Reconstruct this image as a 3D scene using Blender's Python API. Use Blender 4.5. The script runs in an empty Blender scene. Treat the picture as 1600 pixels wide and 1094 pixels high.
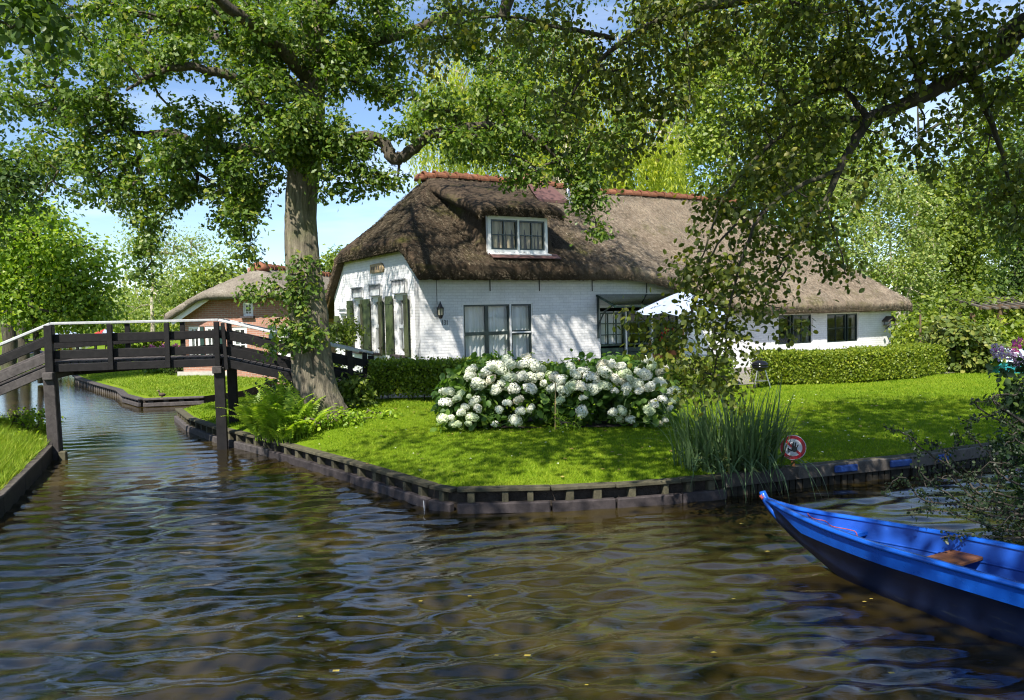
import bpy, bmesh, math, random
import numpy as np
from mathutils import Vector, Matrix, geometry
random.seed(7); RNG = np.random.default_rng(7)
SC = bpy.context.scene
COL = SC.collection
R = math.radians

# ------------------------------------------------------------------ camera
FPX = 1250.0; EYE = 2.2; PITCH = math.atan(57/FPX); ROLL = 0.022
_F = np.array([0, math.cos(PITCH), -math.sin(PITCH)])
_R0 = np.array([1.0, 0, 0]); _U0 = np.array([0, math.sin(PITCH), math.cos(PITCH)])
_R = math.cos(ROLL)*_R0 - math.sin(ROLL)*_U0
_U = math.cos(ROLL)*_U0 + math.sin(ROLL)*_R0
_C = np.array([0, 0, EYE])
cam_d = bpy.data.cameras.new('camera'); cam = bpy.data.objects.new('camera', cam_d); COL.objects.link(cam)
cam_d.sensor_width = 36; cam_d.lens = FPX/1600*36; cam_d.clip_end = 3000; cam_d.clip_start = 0.05
cam.matrix_world = Matrix(((_R[0], _U[0], -_F[0], 0), (_R[1], _U[1], -_F[1], 0), (_R[2], _U[2], -_F[2], EYE), (0, 0, 0, 1)))
SC.camera = cam

# ------------------------------------------------------------------ sky, sun, exposure
SUN_H = np.array([-0.40, -0.917]); SUN_EL = R(50)
sun_dir = np.array([SUN_H[0]*math.cos(SUN_EL), SUN_H[1]*math.cos(SUN_EL), math.sin(SUN_EL)])
world = bpy.data.worlds.new('World'); SC.world = world; world.use_nodes = True
wn = world.node_tree; wn.nodes.clear()
wo = wn.nodes.new('ShaderNodeOutputWorld'); wb = wn.nodes.new('ShaderNodeBackground')
sky = wn.nodes.new('ShaderNodeTexSky'); sky.sky_type = 'NISHITA'; sky.sun_disc = False
sky.sun_elevation = SUN_EL; sky.sun_rotation = math.atan2(SUN_H[0], SUN_H[1])
sky.air_density = 0.85; sky.dust_density = 0.25; sky.ozone_density = 3.2
wt = wn.nodes.new('ShaderNodeTexCoord'); wm = wn.nodes.new('ShaderNodeMapping'); wm.inputs['Scale'].default_value = (1.3, 1.3, 7.0)
wz = wn.nodes.new('ShaderNodeTexNoise'); wz.inputs['Scale'].default_value = 2.3; wz.inputs['Detail'].default_value = 7; wz.inputs['Roughness'].default_value = .55
wr = wn.nodes.new('ShaderNodeMapRange'); wr.inputs['From Min'].default_value = .47; wr.inputs['From Max'].default_value = .75; wr.inputs['To Max'].default_value = .38
wx = wn.nodes.new('ShaderNodeMix'); wx.data_type = 'RGBA'; wx.inputs[7].default_value = (8.2, 8.8, 9.8, 1)
wn.links.new(wt.outputs['Generated'], wm.inputs['Vector']); wn.links.new(wm.outputs[0], wz.inputs['Vector'])
wn.links.new(wz.outputs['Fac'], wr.inputs['Value']); ws = wn.nodes.new('ShaderNodeSeparateXYZ'); wn.links.new(wt.outputs['Generated'], ws.inputs[0])
wf = wn.nodes.new('ShaderNodeMapRange'); wf.inputs['From Min'].default_value = .2; wf.inputs['From Max'].default_value = .75; wf.inputs['To Min'].default_value = 1.0; wf.inputs['To Max'].default_value = .3
wn.links.new(ws.outputs[2], wf.inputs['Value'])
wk = wn.nodes.new('ShaderNodeMath'); wk.operation = 'MULTIPLY'; wn.links.new(wr.outputs[0], wk.inputs[0]); wn.links.new(wf.outputs[0], wk.inputs[1]); wn.links.new(wk.outputs[0], wx.inputs[0])
wn.links.new(sky.outputs[0], wx.inputs[6]); wn.links.new(wx.outputs[2], wb.inputs['Color'])
wb.inputs['Strength'].default_value = 0.105
wn.links.new(wb.outputs[0], wo.inputs['Surface'])
sd = bpy.data.lights.new('sun', 'SUN'); sd.energy = 5.0; sd.angle = R(0.53); sd.color = (1.0, .945, .86)
so = bpy.data.objects.new('sun', sd); COL.objects.link(so); so.location = (0, 0, 40)
so.rotation_euler = Vector(sun_dir).to_track_quat('Z', 'Y').to_euler()
vs = SC.view_settings; vs.view_transform = 'Standard'; vs.look = 'None'; vs.gamma = 1; vs.use_curve_mapping = False
vs.exposure = 0.95
cy = SC.cycles
cy.filter_width = 1.15
cy.max_bounces = 7; cy.diffuse_bounces = 3; cy.glossy_bounces = 3; cy.transmission_bounces = 4; cy.transparent_max_bounces = 8
cy.caustics_reflective = False; cy.caustics_refractive = False; cy.sample_clamp_indirect = 6
try:
    cy.use_denoising = True; cy.denoiser = 'OPENIMAGEDENOISE'
except Exception: pass

# ------------------------------------------------------------------ view helpers used to lay the place out
def ray(px, py): return _F + _R*(px-800)/FPX + _U*(547-py)/FPX
def gz(px, py, z=0.0):
    d = ray(px, py); return _C + d*((z-EYE)/d[2])
def at(px, py, Y):
    d = ray(px, py); return _C + d*(Y/d[1])
HC = np.array([-2.11, 18.48]); HU = np.array([.866, .5]); HW = np.array([-.5, .866])
def on_front(px, py, w=0.0):
    d = ray(px, py); t = ((HC+HW*w) @ HW)/(d[:2] @ HW); P = _C+d*t; return (P[:2]-HC) @ HU, P[2]
def on_gable(px, py, u=0.0):
    d = ray(px, py); t = ((HC+HU*u) @ HU)/(d[:2] @ HU); P = _C+d*t; return (P[:2]-HC) @ HW, P[2]

# ------------------------------------------------------------------ object helpers
def link(name, data, parent=None):
    o = bpy.data.objects.new(name, data); COL.objects.link(o)
    if parent is not None: o.parent = parent
    return o
def tag(o, label=None, cat=None, group=None, kind=None):
    if label: o['label'] = label
    if cat: o['category'] = cat
    if group: o['group'] = group
    if kind: o['kind'] = kind
    return o
def thing(name, label, cat, loc=(0, 0, 0), rz=0.0, group=None):
    o = link(name, None); o.location = tuple(float(v) for v in loc); o.rotation_euler = (0, 0, rz); o.empty_display_size = .2
    return tag(o, label, cat, group)
def inst(o, parent, loc=(0, 0, 0), rot=None, scale=None, name=None):
    c = o.copy(); COL.objects.link(c); c.parent = parent
    c.location = tuple(float(v) for v in loc)
    if rot is not None: c.rotation_euler = rot
    if scale is not None: c.scale = scale if hasattr(scale, '__len__') else (scale,)*3
    return c
def rotm(x=0, y=0, z=0):
    return np.array((Matrix.Rotation(z, 3, 'Z') @ Matrix.Rotation(y, 3, 'Y') @ Matrix.Rotation(x, 3, 'X')))

def np_mesh(name, V, loops, sizes, mat=None, smooth=False):
    me = bpy.data.meshes.new(name)
    V = np.ascontiguousarray(V, dtype=np.float32); loops = np.ascontiguousarray(loops, dtype=np.int32); sizes = np.asarray(sizes, dtype=np.int32)
    me.vertices.add(len(V)); me.vertices.foreach_set('co', V.ravel())
    me.loops.add(len(loops)); me.loops.foreach_set('vertex_index', loops)
    me.polygons.add(len(sizes)); st = np.zeros(len(sizes), np.int32); st[1:] = np.cumsum(sizes)[:-1]
    me.polygons.foreach_set('loop_start', st)
    if smooth: me.polygons.foreach_set('use_smooth', np.ones(len(sizes), bool))
    me.update(calc_edges=True)
    if mat: me.materials.append(mat)
    return me

class MB:
    def __init__(s): s.v = []; s.f = []
    def add(s, vs_, fs):
        b = len(s.v); s.v += [tuple(map(float, q)) for q in vs_]; s.f += [tuple(b+i for i in f) for f in fs]
    def box(s, c, size, rot=None):
        h = np.array(size)/2; c = np.array(c, float)
        q = np.array([(x, y, z) for x in (-1, 1) for y in (-1, 1) for z in (-1, 1)])*h
        if rot is not None: q = q @ rot.T
        s.add(q+c, [(0, 1, 3, 2), (4, 6, 7, 5), (0, 4, 5, 1), (2, 3, 7, 6), (0, 2, 6, 4), (1, 5, 7, 3)])
    def beam(s, p0, p1, w, h, up=(0, 0, 1), ext=0.0):
        p0 = np.array(p0, float); p1 = np.array(p1, float); d = p1-p0; L = np.linalg.norm(d); d = d/L
        p0 = p0-d*ext; p1 = p1+d*ext
        up = np.array(up, float); side = np.cross(d, up); side /= np.linalg.norm(side); up = np.cross(side, d)
        q = [p+side*a*w/2+up*b*h/2 for p in (p0, p1) for a in (-1, 1) for b in (-1, 1)]
        s.add(q, [(0, 1, 3, 2), (4, 6, 7, 5), (0, 4, 5, 1), (2, 3, 7, 6), (0, 2, 6, 4), (1, 5, 7, 3)])
    def tube(s, pts, rad, n=8, cap=True):
        pts = np.array(pts, float); k = len(pts)
        rad = np.broadcast_to(np.array(rad, float), (k,))
        t = np.gradient(pts, axis=0); t /= np.linalg.norm(t, axis=1)[:, None]+1e-9
        ref = np.array([0.31, 0.17, 0.93]) if abs(t[0] @ np.array([0.31, 0.17, .93])) < .9 else np.array([1., 0, 0])
        a = np.linspace(0, 2*math.pi, n, endpoint=False); b0 = len(s.v)
        for i in range(k):
            x = np.cross(t[i], ref); x /= np.linalg.norm(x)+1e-9; y = np.cross(t[i], x)
            for j in range(n): s.v.append(tuple(pts[i]+rad[i]*(math.cos(a[j])*x+math.sin(a[j])*y)))
        for i in range(k-1):
            for j in range(n):
                s.f.append((b0+i*n+j, b0+i*n+(j+1) % n, b0+(i+1)*n+(j+1) % n, b0+(i+1)*n+j))
        if cap:
            s.f.append(tuple(b0+j for j in range(n))[::-1]); s.f.append(tuple(b0+(k-1)*n+j for j in range(n)))
    def lathe(s, c, prof, n=16, scale=(1, 1)):
        b0 = len(s.v)
        for r_, z in prof:
            for j in range(n):
                a = 2*math.pi*j/n; s.v.append((c[0]+r_*math.cos(a)*scale[0], c[1]+r_*math.sin(a)*scale[1], c[2]+z))
        for i in range(len(prof)-1):
            for j in range(n): s.f.append((b0+i*n+j, b0+i*n+(j+1) % n, b0+(i+1)*n+(j+1) % n, b0+(i+1)*n+j))
        s.f.append(tuple(b0+j for j in range(n))[::-1]); s.f.append(tuple(b0+(len(prof)-1)*n+j for j in range(n)))
    def quad(s, *p): s.add(p, [tuple(range(len(p)))])
    def prism(s, poly, off):
        n = len(poly); off = np.array(off, float)
        s.add(list(poly)+[np.array(p)+off for p in poly], [tuple(range(n))[::-1], tuple(range(n, 2*n))]+[(i, (i+1) % n, n+(i+1) % n, n+i) for i in range(n)])
    def mesh(s, name, mat, smooth=False, bevel=0.0):
        me = bpy.data.meshes.new(name); me.from_pydata(s.v, [], s.f); me.update()
        bm = bmesh.new(); bm.from_mesh(me); bmesh.ops.recalc_face_normals(bm, faces=bm.faces)
        if bevel > 0: bmesh.ops.bevel(bm, geom=list(bm.edges), offset=bevel, segments=1, affect='EDGES', clamp_overlap=True)
        bm.to_mesh(me); bm.free()
        if smooth:
            for p in me.polygons: p.use_smooth = True
        if mat: me.materials.append(mat)
        return me
    def build(s, name, mat, parent=None, smooth=False, bevel=0.0, loc=None, rot=None):
        o = link(name, s.mesh(name, mat, smooth, bevel), parent)
        if loc is not None: o.location = tuple(float(v) for v in loc)
        if rot is not None: o.rotation_euler = rot
        return o
def box_obj(name, c, size, mat, parent, bevel=0.004, rot=None):
    m = MB(); m.box((0, 0, 0), size); o = m.build(name, mat, parent, bevel=bevel, loc=c)
    if rot is not None: o.rotation_euler = rot
    return o

# ------------------------------------------------------------------ materials
def new_mat(name):
    m = bpy.data.materials.new(name); m.use_nodes = True
    nt = m.node_tree; return m, nt, nt.nodes['Principled BSDF'], nt.nodes['Material Output']
def node(nt, typ, **kw):
    n = nt.nodes.new(typ)
    for k, v in kw.items():
        if k in n.inputs: n.inputs[k].default_value = v
        else: setattr(n, k, v)
    return n
def ramp(nt, fac, stops):
    r = nt.nodes.new('ShaderNodeValToRGB'); e = r.color_ramp.elements
    while len(e) < len(stops): e.new(.5)
    for i, (p, c) in enumerate(stops): e[i].position = p; e[i].color = (*c, 1)
    nt.links.new(fac, r.inputs[0]); return r.outputs[0]
def mixc(nt, fac, a, b, mode='MIX'):
    m = nt.nodes.new('ShaderNodeMix'); m.data_type = 'RGBA'; m.blend_type = mode
    for i, v in ((0, fac), (6, a), (7, b)):
        if hasattr(v, 'is_linked'): nt.links.new(v, m.inputs[i])
        else: m.inputs[i].default_value = v if i == 0 else (*v, 1)
    return m.outputs[2]
def noise(nt, scale, detail=4, rough=.55, stretch=None, coord='Object', dist=0.0):
    tc = nt.nodes.new('ShaderNodeTexCoord'); src = tc.outputs[coord]
    if stretch:
        mp = nt.nodes.new('ShaderNodeMapping'); mp.inputs['Scale'].default_value = stretch
        nt.links.new(src, mp.inputs['Vector']); src = mp.outputs[0]
    n = node(nt, 'ShaderNodeTexNoise', Scale=scale, Detail=detail, Roughness=rough, Distortion=dist)
    nt.links.new(src, n.inputs['Vector']); return n.outputs['Fac']
def bump(nt, bs, h, strength=.3, dist=.01, prev=None):
    b = node(nt, 'ShaderNodeBump', Strength=strength, Distance=dist); nt.links.new(h, b.inputs['Height'])
    if prev: nt.links.new(prev, b.inputs['Normal'])
    nt.links.new(b.outputs[0], bs.inputs['Normal']); return b.outputs[0]
def plain(name, c, rough=.6, var=.18, nscale=6, bmp=.15, metal=0, spec=.5, stretch=None, dist=.01):
    m, nt, bs, _ = new_mat(name)
    n = noise(nt, nscale, 5, .6, stretch)
    lo = tuple(x*(1-var) for x in c); hi = tuple(min(1, x*(1+var)) for x in c)
    nt.links.new(ramp(nt, n, [(.25, lo), (.75, hi)]), bs.inputs['Base Color'])
    bs.inputs['Roughness'].default_value = rough; bs.inputs['Metallic'].default_value = metal; bs.inputs['Specular IOR Level'].default_value = spec
    if bmp: bump(nt, bs, noise(nt, nscale*5, 4, .6, stretch), bmp, dist)
    return m
def wood(name, c1, c2, rough=.75, scale=3, stretch=(1, 1, 1), bmp=.4):
    m, nt, bs, _ = new_mat(name)
    n = noise(nt, scale, 6, .65, stretch, dist=.4)
    g = noise(nt, scale*9, 5, .7, stretch)
    oi = nt.nodes.new('ShaderNodeObjectInfo')
    c = ramp(nt, n, [(.3, c1), (.7, c2)])
    c = mixc(nt, .55, c, ramp(nt, g, [(.3, (.45,)*3), (.7, (1.2,)*3)]), 'MULTIPLY')
    c = mixc(nt, 1.0, c, ramp(nt, oi.outputs['Random'], [(0, (.72,)*3), (1, (1.2,)*3)]), 'MULTIPLY')
    nt.links.new(c, bs.inputs['Base Color']); bs.inputs['Roughness'].default_value = rough
    bs.inputs['Specular IOR Level'].default_value = .25
    bump(nt, bs, g, bmp, .006); return m
def leaf_mat(name, dark, light, yellow=None, rough=.45, trans=.35, tcol=None, spec=.35, patch=None):
    m, nt, bs, out = new_mat(name)
    gi = nt.nodes.new('ShaderNodeNewGeometry')
    stops = [(0, dark), (.75, light)] + ([(1, yellow)] if yellow else [])
    c = ramp(nt, gi.outputs['Random Per Island'], stops)
    big = noise(nt, .55, 2, .5)
    c = mixc(nt, .5, c, ramp(nt, big, [(.3, (.75, .8, .8)), (.7, (1.2, 1.12, 1.0))]), 'MULTIPLY')
    if patch:
        c = mixc(nt, 1.0, c, ramp(nt, noise(nt, patch[0], 6, .65, (1, 1.6, 1)), [(.3, patch[1]), (.5, (1, 1, 1)), (.72, patch[2])]), 'MULTIPLY')
    nt.links.new(c, bs.inputs['Base Color']); bs.inputs['Roughness'].default_value = rough; bs.inputs['Specular IOR Level'].default_value = spec
    tr = nt.nodes.new('ShaderNodeBsdfTranslucent')
    tcol = tcol or (2.0, 2.1, .7)
    nt.links.new(mixc(nt, 1.0, c, tcol, 'MULTIPLY'), tr.inputs['Color'])
    mx = nt.nodes.new('ShaderNodeMixShader'); mx.inputs[0].default_value = trans
    nt.links.new(bs.outputs[0], mx.inputs[1]); nt.links.new(tr.outputs[0], mx.inputs[2]); nt.links.new(mx.outputs[0], out.inputs['Surface'])
    return m
def flat(name, c, rough=.5, metal=0, spec=.5):
    m, nt, bs, _ = new_mat(name); bs.inputs['Base Color'].default_value = (*c, 1)
    bs.inputs['Roughness'].default_value = rough; bs.inputs['Metallic'].default_value = metal; bs.inputs['Specular IOR Level'].default_value = spec
    return m

M = {}
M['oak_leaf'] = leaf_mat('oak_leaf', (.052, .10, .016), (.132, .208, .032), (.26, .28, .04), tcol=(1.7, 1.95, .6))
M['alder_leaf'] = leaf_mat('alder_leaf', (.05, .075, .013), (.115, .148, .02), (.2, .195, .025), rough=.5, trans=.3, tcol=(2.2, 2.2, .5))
M['willow_leaf'] = leaf_mat('willow_leaf', (.2, .27, .03), (.36, .4, .045), (.48, .48, .06), trans=.45)
M['poplar_leaf'] = leaf_mat('poplar_leaf', (.1, .15, .022), (.21, .28, .042), (.32, .36, .055))
M['birch_leaf'] = leaf_mat('birch_leaf', (.14, .2, .06), (.26, .33, .1), (.37, .38, .11), trans=.4)
M['ash_leaf'] = leaf_mat('ash_leaf', (.10, .19, .022), (.22, .32, .04), (.36, .42, .05), trans=.42)
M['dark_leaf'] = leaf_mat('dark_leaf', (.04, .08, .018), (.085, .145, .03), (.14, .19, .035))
M['mid_leaf'] = leaf_mat('mid_leaf', (.085, .13, .022), (.18, .24, .04), (.28, .32, .05), trans=.4)
M['hedge_leaf'] = leaf_mat('hedge_leaf', (.09, .14, .012), (.18, .24, .02), (.3, .33, .03), trans=.3)
M['privet_leaf'] = leaf_mat('privet_leaf', (.09, .15, .014), (.19, .26, .025), (.3, .35, .035), trans=.3)
M['box_leaf'] = leaf_mat('box_leaf', (.035, .07, .015), (.08, .13, .025), trans=.25)
M['rhodo_leaf'] = leaf_mat('rhodo_leaf', (.06, .095, .02), (.14, .18, .035), (.26, .26, .06), trans=.25)
M['hyd_leaf'] = leaf_mat('hyd_leaf', (.045, .1, .02), (.1, .19, .035), (.2, .3, .05), trans=.4)
M['fern_leaf'] = leaf_mat('fern_leaf', (.15, .25, .02), (.28, .4, .035), (.4, .48, .05), trans=.4)
M['reed_leaf'] = leaf_mat('reed_leaf', (.05, .1, .045), (.11, .17, .07), (.22, .22, .07), trans=.25, rough=.35)
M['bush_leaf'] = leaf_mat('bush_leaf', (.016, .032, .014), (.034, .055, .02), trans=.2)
M['shrub_leaf'] = leaf_mat('shrub_leaf', (.02, .05, .02), (.05, .095, .03), (.1, .15, .03), trans=.3)
M['grass'] = leaf_mat('grass', (.12, .21, .007), (.2, .30, .012), (.3, .36, .03), rough=.6, trans=.35, tcol=(1.5, 1.6, .4), spec=.2, patch=(1.1, (.72, .8, .8), (1.3, 1.12, 1.6)))
M['wild_grass'] = leaf_mat('wild_grass', (.13, .22, .015), (.24, .35, .03), (.36, .4, .07), rough=.6, trans=.4, tcol=(1.5, 1.5, .5), spec=.2)
M['fresh_white'] = leaf_mat('fresh_white', (.58, .62, .44), (.8, .81, .72), trans=.2, tcol=(1, 1, .9), spec=.2)
M['petal_pink'] = leaf_mat('petal_pink', (.5, .06, .25), (.7, .2, .4), (.55, .08, .45), trans=.3, tcol=(1, .9, 1))
M['petal_blue'] = leaf_mat('petal_blue', (.16, .15, .5), (.32, .3, .68), (.45, .4, .7), trans=.3, tcol=(1, 1, 1))
M['petal_orange'] = leaf_mat('petal_orange', (.7, .35, .02), (.75, .55, .03), (.6, .15, .02), trans=.3, tcol=(1, 1, 1))
M['petal_red'] = leaf_mat('petal_red', (.5, .01, .02), (.65, .03, .04), trans=.2, tcol=(1, 1, 1))
M['petal_lilac'] = leaf_mat('petal_lilac', (.5, .35, .62), (.7, .6, .75), (.5, .08, .4), trans=.3, tcol=(1, 1, 1))

def mophead():
    m = leaf_mat('mophead', (.7, .72, .6), (.88, .88, .83), trans=.2, tcol=(1, 1, .9), spec=.2); nt = m.node_tree; bs = nt.nodes['Principled BSDF']
    src = bs.inputs['Base Color'].links[0].from_socket; oi = nt.nodes.new('ShaderNodeObjectInfo')
    nt.links.new(mixc(nt, 1.0, src, ramp(nt, oi.outputs['Random'], [(0, (.74, .86, .55)), (.22, (.95, .98, .85)), (.8, (1, 1, .98)), (1, (.92, .84, .7))]), 'MULTIPLY'), bs.inputs['Base Color']); return m
M['mophead'] = mophead()
def bark(name, c1, c2, c3, vs_=7):
    m, nt, bs, _ = new_mat(name)
    n = noise(nt, vs_, 8, .68, (1, 1, .16), dist=.6)
    big = noise(nt, 1.1, 4, .6)
    c = ramp(nt, n, [(.32, c1), (.52, c2), (.75, c3)])
    c = mixc(nt, ramp(nt, big, [(.5, (0,)*3), (.72, (.75,)*3)]), c, (.13, .15, .05))
    nt.links.new(c, bs.inputs['Base Color']); bs.inputs['Roughness'].default_value = .9
    bump(nt, bs, n, 1.0, .05); return m
M['oak_bark'] = bark('oak_bark', (.03, .024, .017), (.17, .145, .1), (.31, .27, .19), 14)
M['limb_bark'] = bark('limb_bark', (.02, .016, .012), (.075, .062, .042), (.15, .125, .085), 12)
M['dark_bark'] = bark('dark_bark', (.02, .017, .012), (.05, .043, .03), (.1, .085, .06))
M['pale_bark'] = bark('pale_bark', (.2, .17, .12), (.45, .4, .32), (.62, .58, .5), 5)
M['twig'] = plain('twig', (.075, .062, .04), .9)
M['bush_stem'] = plain('bush_stem', (.05, .042, .032), .85)

def thatch_mat(name, c1, c2, c3, moss=.0):
    m, nt, bs, _ = new_mat(name)
    n = noise(nt, 1.3, 6, .62); g = noise(nt, 60, 5, .75, (1, .35, .35)); p = noise(nt, 9, 5, .7)
    c = ramp(nt, n, [(.3, c1), (.52, c2), (.74, c3)])
    c = mixc(nt, .75, c, ramp(nt, g, [(.3, (.4,)*3), (.68, (1.45,)*3)]), 'MULTIPLY')
    c = mixc(nt, .5, c, ramp(nt, p, [(.3, (.6,)*3), (.7, (1.3,)*3)]), 'MULTIPLY')
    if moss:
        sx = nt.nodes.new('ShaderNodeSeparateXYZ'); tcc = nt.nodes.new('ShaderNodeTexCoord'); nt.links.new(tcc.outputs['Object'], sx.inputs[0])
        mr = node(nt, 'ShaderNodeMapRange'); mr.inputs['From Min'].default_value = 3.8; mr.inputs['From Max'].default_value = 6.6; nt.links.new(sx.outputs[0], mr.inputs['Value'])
        c = mixc(nt, 1.0, c, ramp(nt, mr.outputs[0], [(0, (.6, .53, .45)), (1, (1.95, 1.88, 1.75))]), 'MULTIPLY')  # besides the moss, base tone runs from dark at left to pale at right
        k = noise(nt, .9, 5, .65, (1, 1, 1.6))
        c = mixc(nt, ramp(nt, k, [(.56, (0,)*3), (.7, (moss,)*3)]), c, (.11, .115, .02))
    nt.links.new(c, bs.inputs['Base Color']); bs.inputs['Roughness'].default_value = .95; bs.inputs['Specular IOR Level'].default_value = .15
    b = bump(nt, bs, g, 1.0, .05); bump(nt, bs, p, .6, .06, b); return m
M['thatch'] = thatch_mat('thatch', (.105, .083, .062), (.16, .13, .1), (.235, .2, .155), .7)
M['straw'] = leaf_mat('straw', (.05, .04, .028), (.14, .115, .08), (.27, .225, .16), rough=.9, trans=.05, tcol=(1, 1, 1), spec=.1)
M['straw_pale'] = leaf_mat('straw_pale', (.14, .115, .09), (.28, .24, .19), (.4, .35, .28), rough=.9, trans=.05, tcol=(1, 1, 1), spec=.1)
M['thatch_pale'] = thatch_mat('thatch_pale', (.2, .17, .135), (.28, .245, .195), (.38, .34, .28))
M['reed_cut'] = thatch_mat('reed_cut', (.16, .1, .045), (.26, .17, .08), (.34, .23, .11))

def brick_mat(name, c1, c2, mortar, bstr=.6, painted=False):
    m, nt, bs, _ = new_mat(name)
    tc = nt.nodes.new('ShaderNodeTexCoord')
    sep = nt.nodes.new('ShaderNodeSeparateXYZ'); nt.links.new(tc.outputs['Object'], sep.inputs[0])
    add = node(nt, 'ShaderNodeMath', operation='ADD'); nt.links.new(sep.outputs[0], add.inputs[0]); nt.links.new(sep.outputs[1], add.inputs[1])
    cmb = nt.nodes.new('ShaderNodeCombineXYZ'); nt.links.new(add.outputs[0], cmb.inputs[0]); nt.links.new(sep.outputs[2], cmb.inputs[1])
    b = node(nt, 'ShaderNodeTexBrick', Scale=1.0); b.inputs['Brick Width'].default_value = .215; b.inputs['Row Height'].default_value = .068
    b.inputs['Mortar Size'].default_value = .007; b.inputs['Mortar Smooth'].default_value = .35; b.inputs['Bias'].default_value = 0.1
    b.inputs['Color1'].default_value = (*c1, 1); b.inputs['Color2'].default_value = (*c2, 1); b.inputs['Mortar'].default_value = (*mortar, 1)
    nt.links.new(cmb.outputs[0], b.inputs['Vector'])
    n = noise(nt, 2.2, 6, .65); f = noise(nt, 24, 4, .6)
    c = mixc(nt, .55, b.outputs['Color'], ramp(nt, n, [(.3, (.82, .82, .8)), (.65, (1.06, 1.06, 1.06))]), 'MULTIPLY')
    c = mixc(nt, .4, c, ramp(nt, f, [(.3, (.82,)*3), (.7, (1.1,)*3)]), 'MULTIPLY')
    if painted:   # grey-green stain low on the walls, thin run marks
        d = noise(nt, 3.0, 6, .7, (3, 3, .25))
        c = mixc(nt, ramp(nt, d, [(.56, (0,)*3), (.75, (.3,)*3)]), c, (.45, .45, .38))
    nt.links.new(c, bs.inputs['Base Color']); bs.inputs['Roughness'].default_value = .8; bs.inputs['Specular IOR Level'].default_value = .25
    iv = node(nt, 'ShaderNodeMath', operation='SUBTRACT'); iv.inputs[0].default_value = 1.0; nt.links.new(b.outputs['Fac'], iv.inputs[1])
    k = bump(nt, bs, iv.outputs[0], bstr, .012); bump(nt, bs, f, .25, .01, k); return m
M['white_brick'] = brick_mat('white_brick', (.81, .81, .8), (.75, .75, .75), (.66, .66, .65), .55, True)
M['red_brick'] = brick_mat('red_brick', (.42, .2, .135), (.33, .16, .11), (.42, .37, .32), .6)
M['white_paint'] = plain('white_paint', (.78, .78, .76), .4, .05, 8, .05)
M['green_paint'] = plain('green_paint', (.055, .075, .028), .35, .12, 5, .08)
M['dark_frame'] = plain('dark_frame', (.017, .03, .03), .3, .1, 6, .03)
M['door_green'] = plain('door_green', (.012, .035, .026), .3, .1, 6, .03)
M['curtain'] = plain('curtain', (.82, .83, .82), .9, .06, 3, .1, stretch=(30, 30, .6), dist=.03)
M['tan_curtain'] = plain('tan_curtain', (.5, .39, .24), .9, .3, 1.2, .1, stretch=(26, 26, .4), dist=.03)
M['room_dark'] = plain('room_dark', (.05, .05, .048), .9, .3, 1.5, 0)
M['ridge_tile'] = wood('ridge_tile', (.15, .055, .032), (.27, .115, .06), .8, 5, (1, 1, 1), .5)
M['lead'] = plain('lead', (.3, .31, .33), .5, .15, 6, .1, metal=.4)
M['lead_red'] = plain('lead_red', (.12, .06, .052), .6, .2, 6, .1)
M['steel'] = plain('steel', (.5, .5, .5), .3, .1, 8, .05, metal=.9)
M['black_metal'] = plain('black_metal', (.012, .012, .013), .35, .1, 8, .05)
M['kettle_black'] = flat('kettle_black', (.008, .008, .01), .12)
M['lamp_glass'] = flat('lamp_glass', (.35, .33, .25), .2)
M['plaque'] = wood('plaque', (.3, .22, .12), (.42, .32, .19), .7, 4, (6, 6, 1))
M['dark_wood'] = wood('dark_wood', (.006, .0055, .006), (.018, .016, .016), .6, 4, (3, 3, 3))
M['grey_wood'] = wood('grey_wood', (.05, .044, .043), (.115, .102, .098), .85, 4, (3, 3, 3))
M['rail_white'] = wood('rail_white', (.5, .52, .54), (.68, .69, .7), .55, 3, (3, 3, 3), .2)
M['edge_wood'] = wood('edge_wood', (.07, .06, .055), (.16, .14, .12), .85, 4, (2, 2, 2))
M['edge_wood2'] = wood('edge_wood2', (.03, .025, .026), (.08, .067, .068), .85, 4, (2, 2, 2))
M['mossy_wood'] = wood('mossy_wood', (.05, .046, .03), (.115, .105, .065), .9, 5, (2, 2, 2))
M['pile'] = wood('pile', (.02, .018, .014), (.05, .043, .032), .8, 4, (2, 2, 2))
M['blue_pad'] = plain('blue_pad', (.012, .05, .22), .55, .3, 8, .2)
M['brown_wood'] = wood('brown_wood', (.15, .06, .025), (.25, .115, .05), .5, 4, (2, 8, 8), .15)
M['pile_brown'] = wood('pile_brown', (.09, .06, .035), (.17, .115, .07), .8, 4, (2, 2, 2))
M['pole_wood'] = wood('pole_wood', (.3, .13, .05), (.4, .2, .09), .5, 4, (4, 4, 1), .15)
M['cane'] = plain('cane', (.42, .3, .13), .7)
M['soil'] = plain('soil', (.04, .03, .022), .95, .4, 12, .8, dist=.03)
M['parasol'] = plain('parasol', (.3, .36, .5), .8, .05, 3, .1)
M['red_cloth'] = plain('red_cloth', (.6, .03, .03), .8, .1, 3, .1)
M['paving'] = brick_mat('paving', (.3, .26, .24), (.22, .2, .19), (.16, .15, .13), .5)
M['boat_teal'] = plain('boat_teal', (.03, .3, .38), .4, .15, 5, .05)
M['boat_cover'] = plain('boat_cover', (.55, .72, .8), .45, .1, 3, .2)
M['sign_white'] = flat('sign_white', (.62, .64, .7), .4)
M['sign_red'] = flat('sign_red', (.4, .006, .02), .4)
M['sign_black'] = flat('sign_black', (.006, .008, .008), .5)
M['digit'] = flat('digit', (.03, .03, .035), .5)
M['rope'] = plain('rope', (.32, .06, .045), .8, .3, 30, .3)
M['mesh_white'] = plain('mesh_white', (.75, .75, .75), .6, .05, 4, .05)
M['concrete'] = plain('concrete', (.4, .38, .34), .9, .2, 6, .3)
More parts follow.
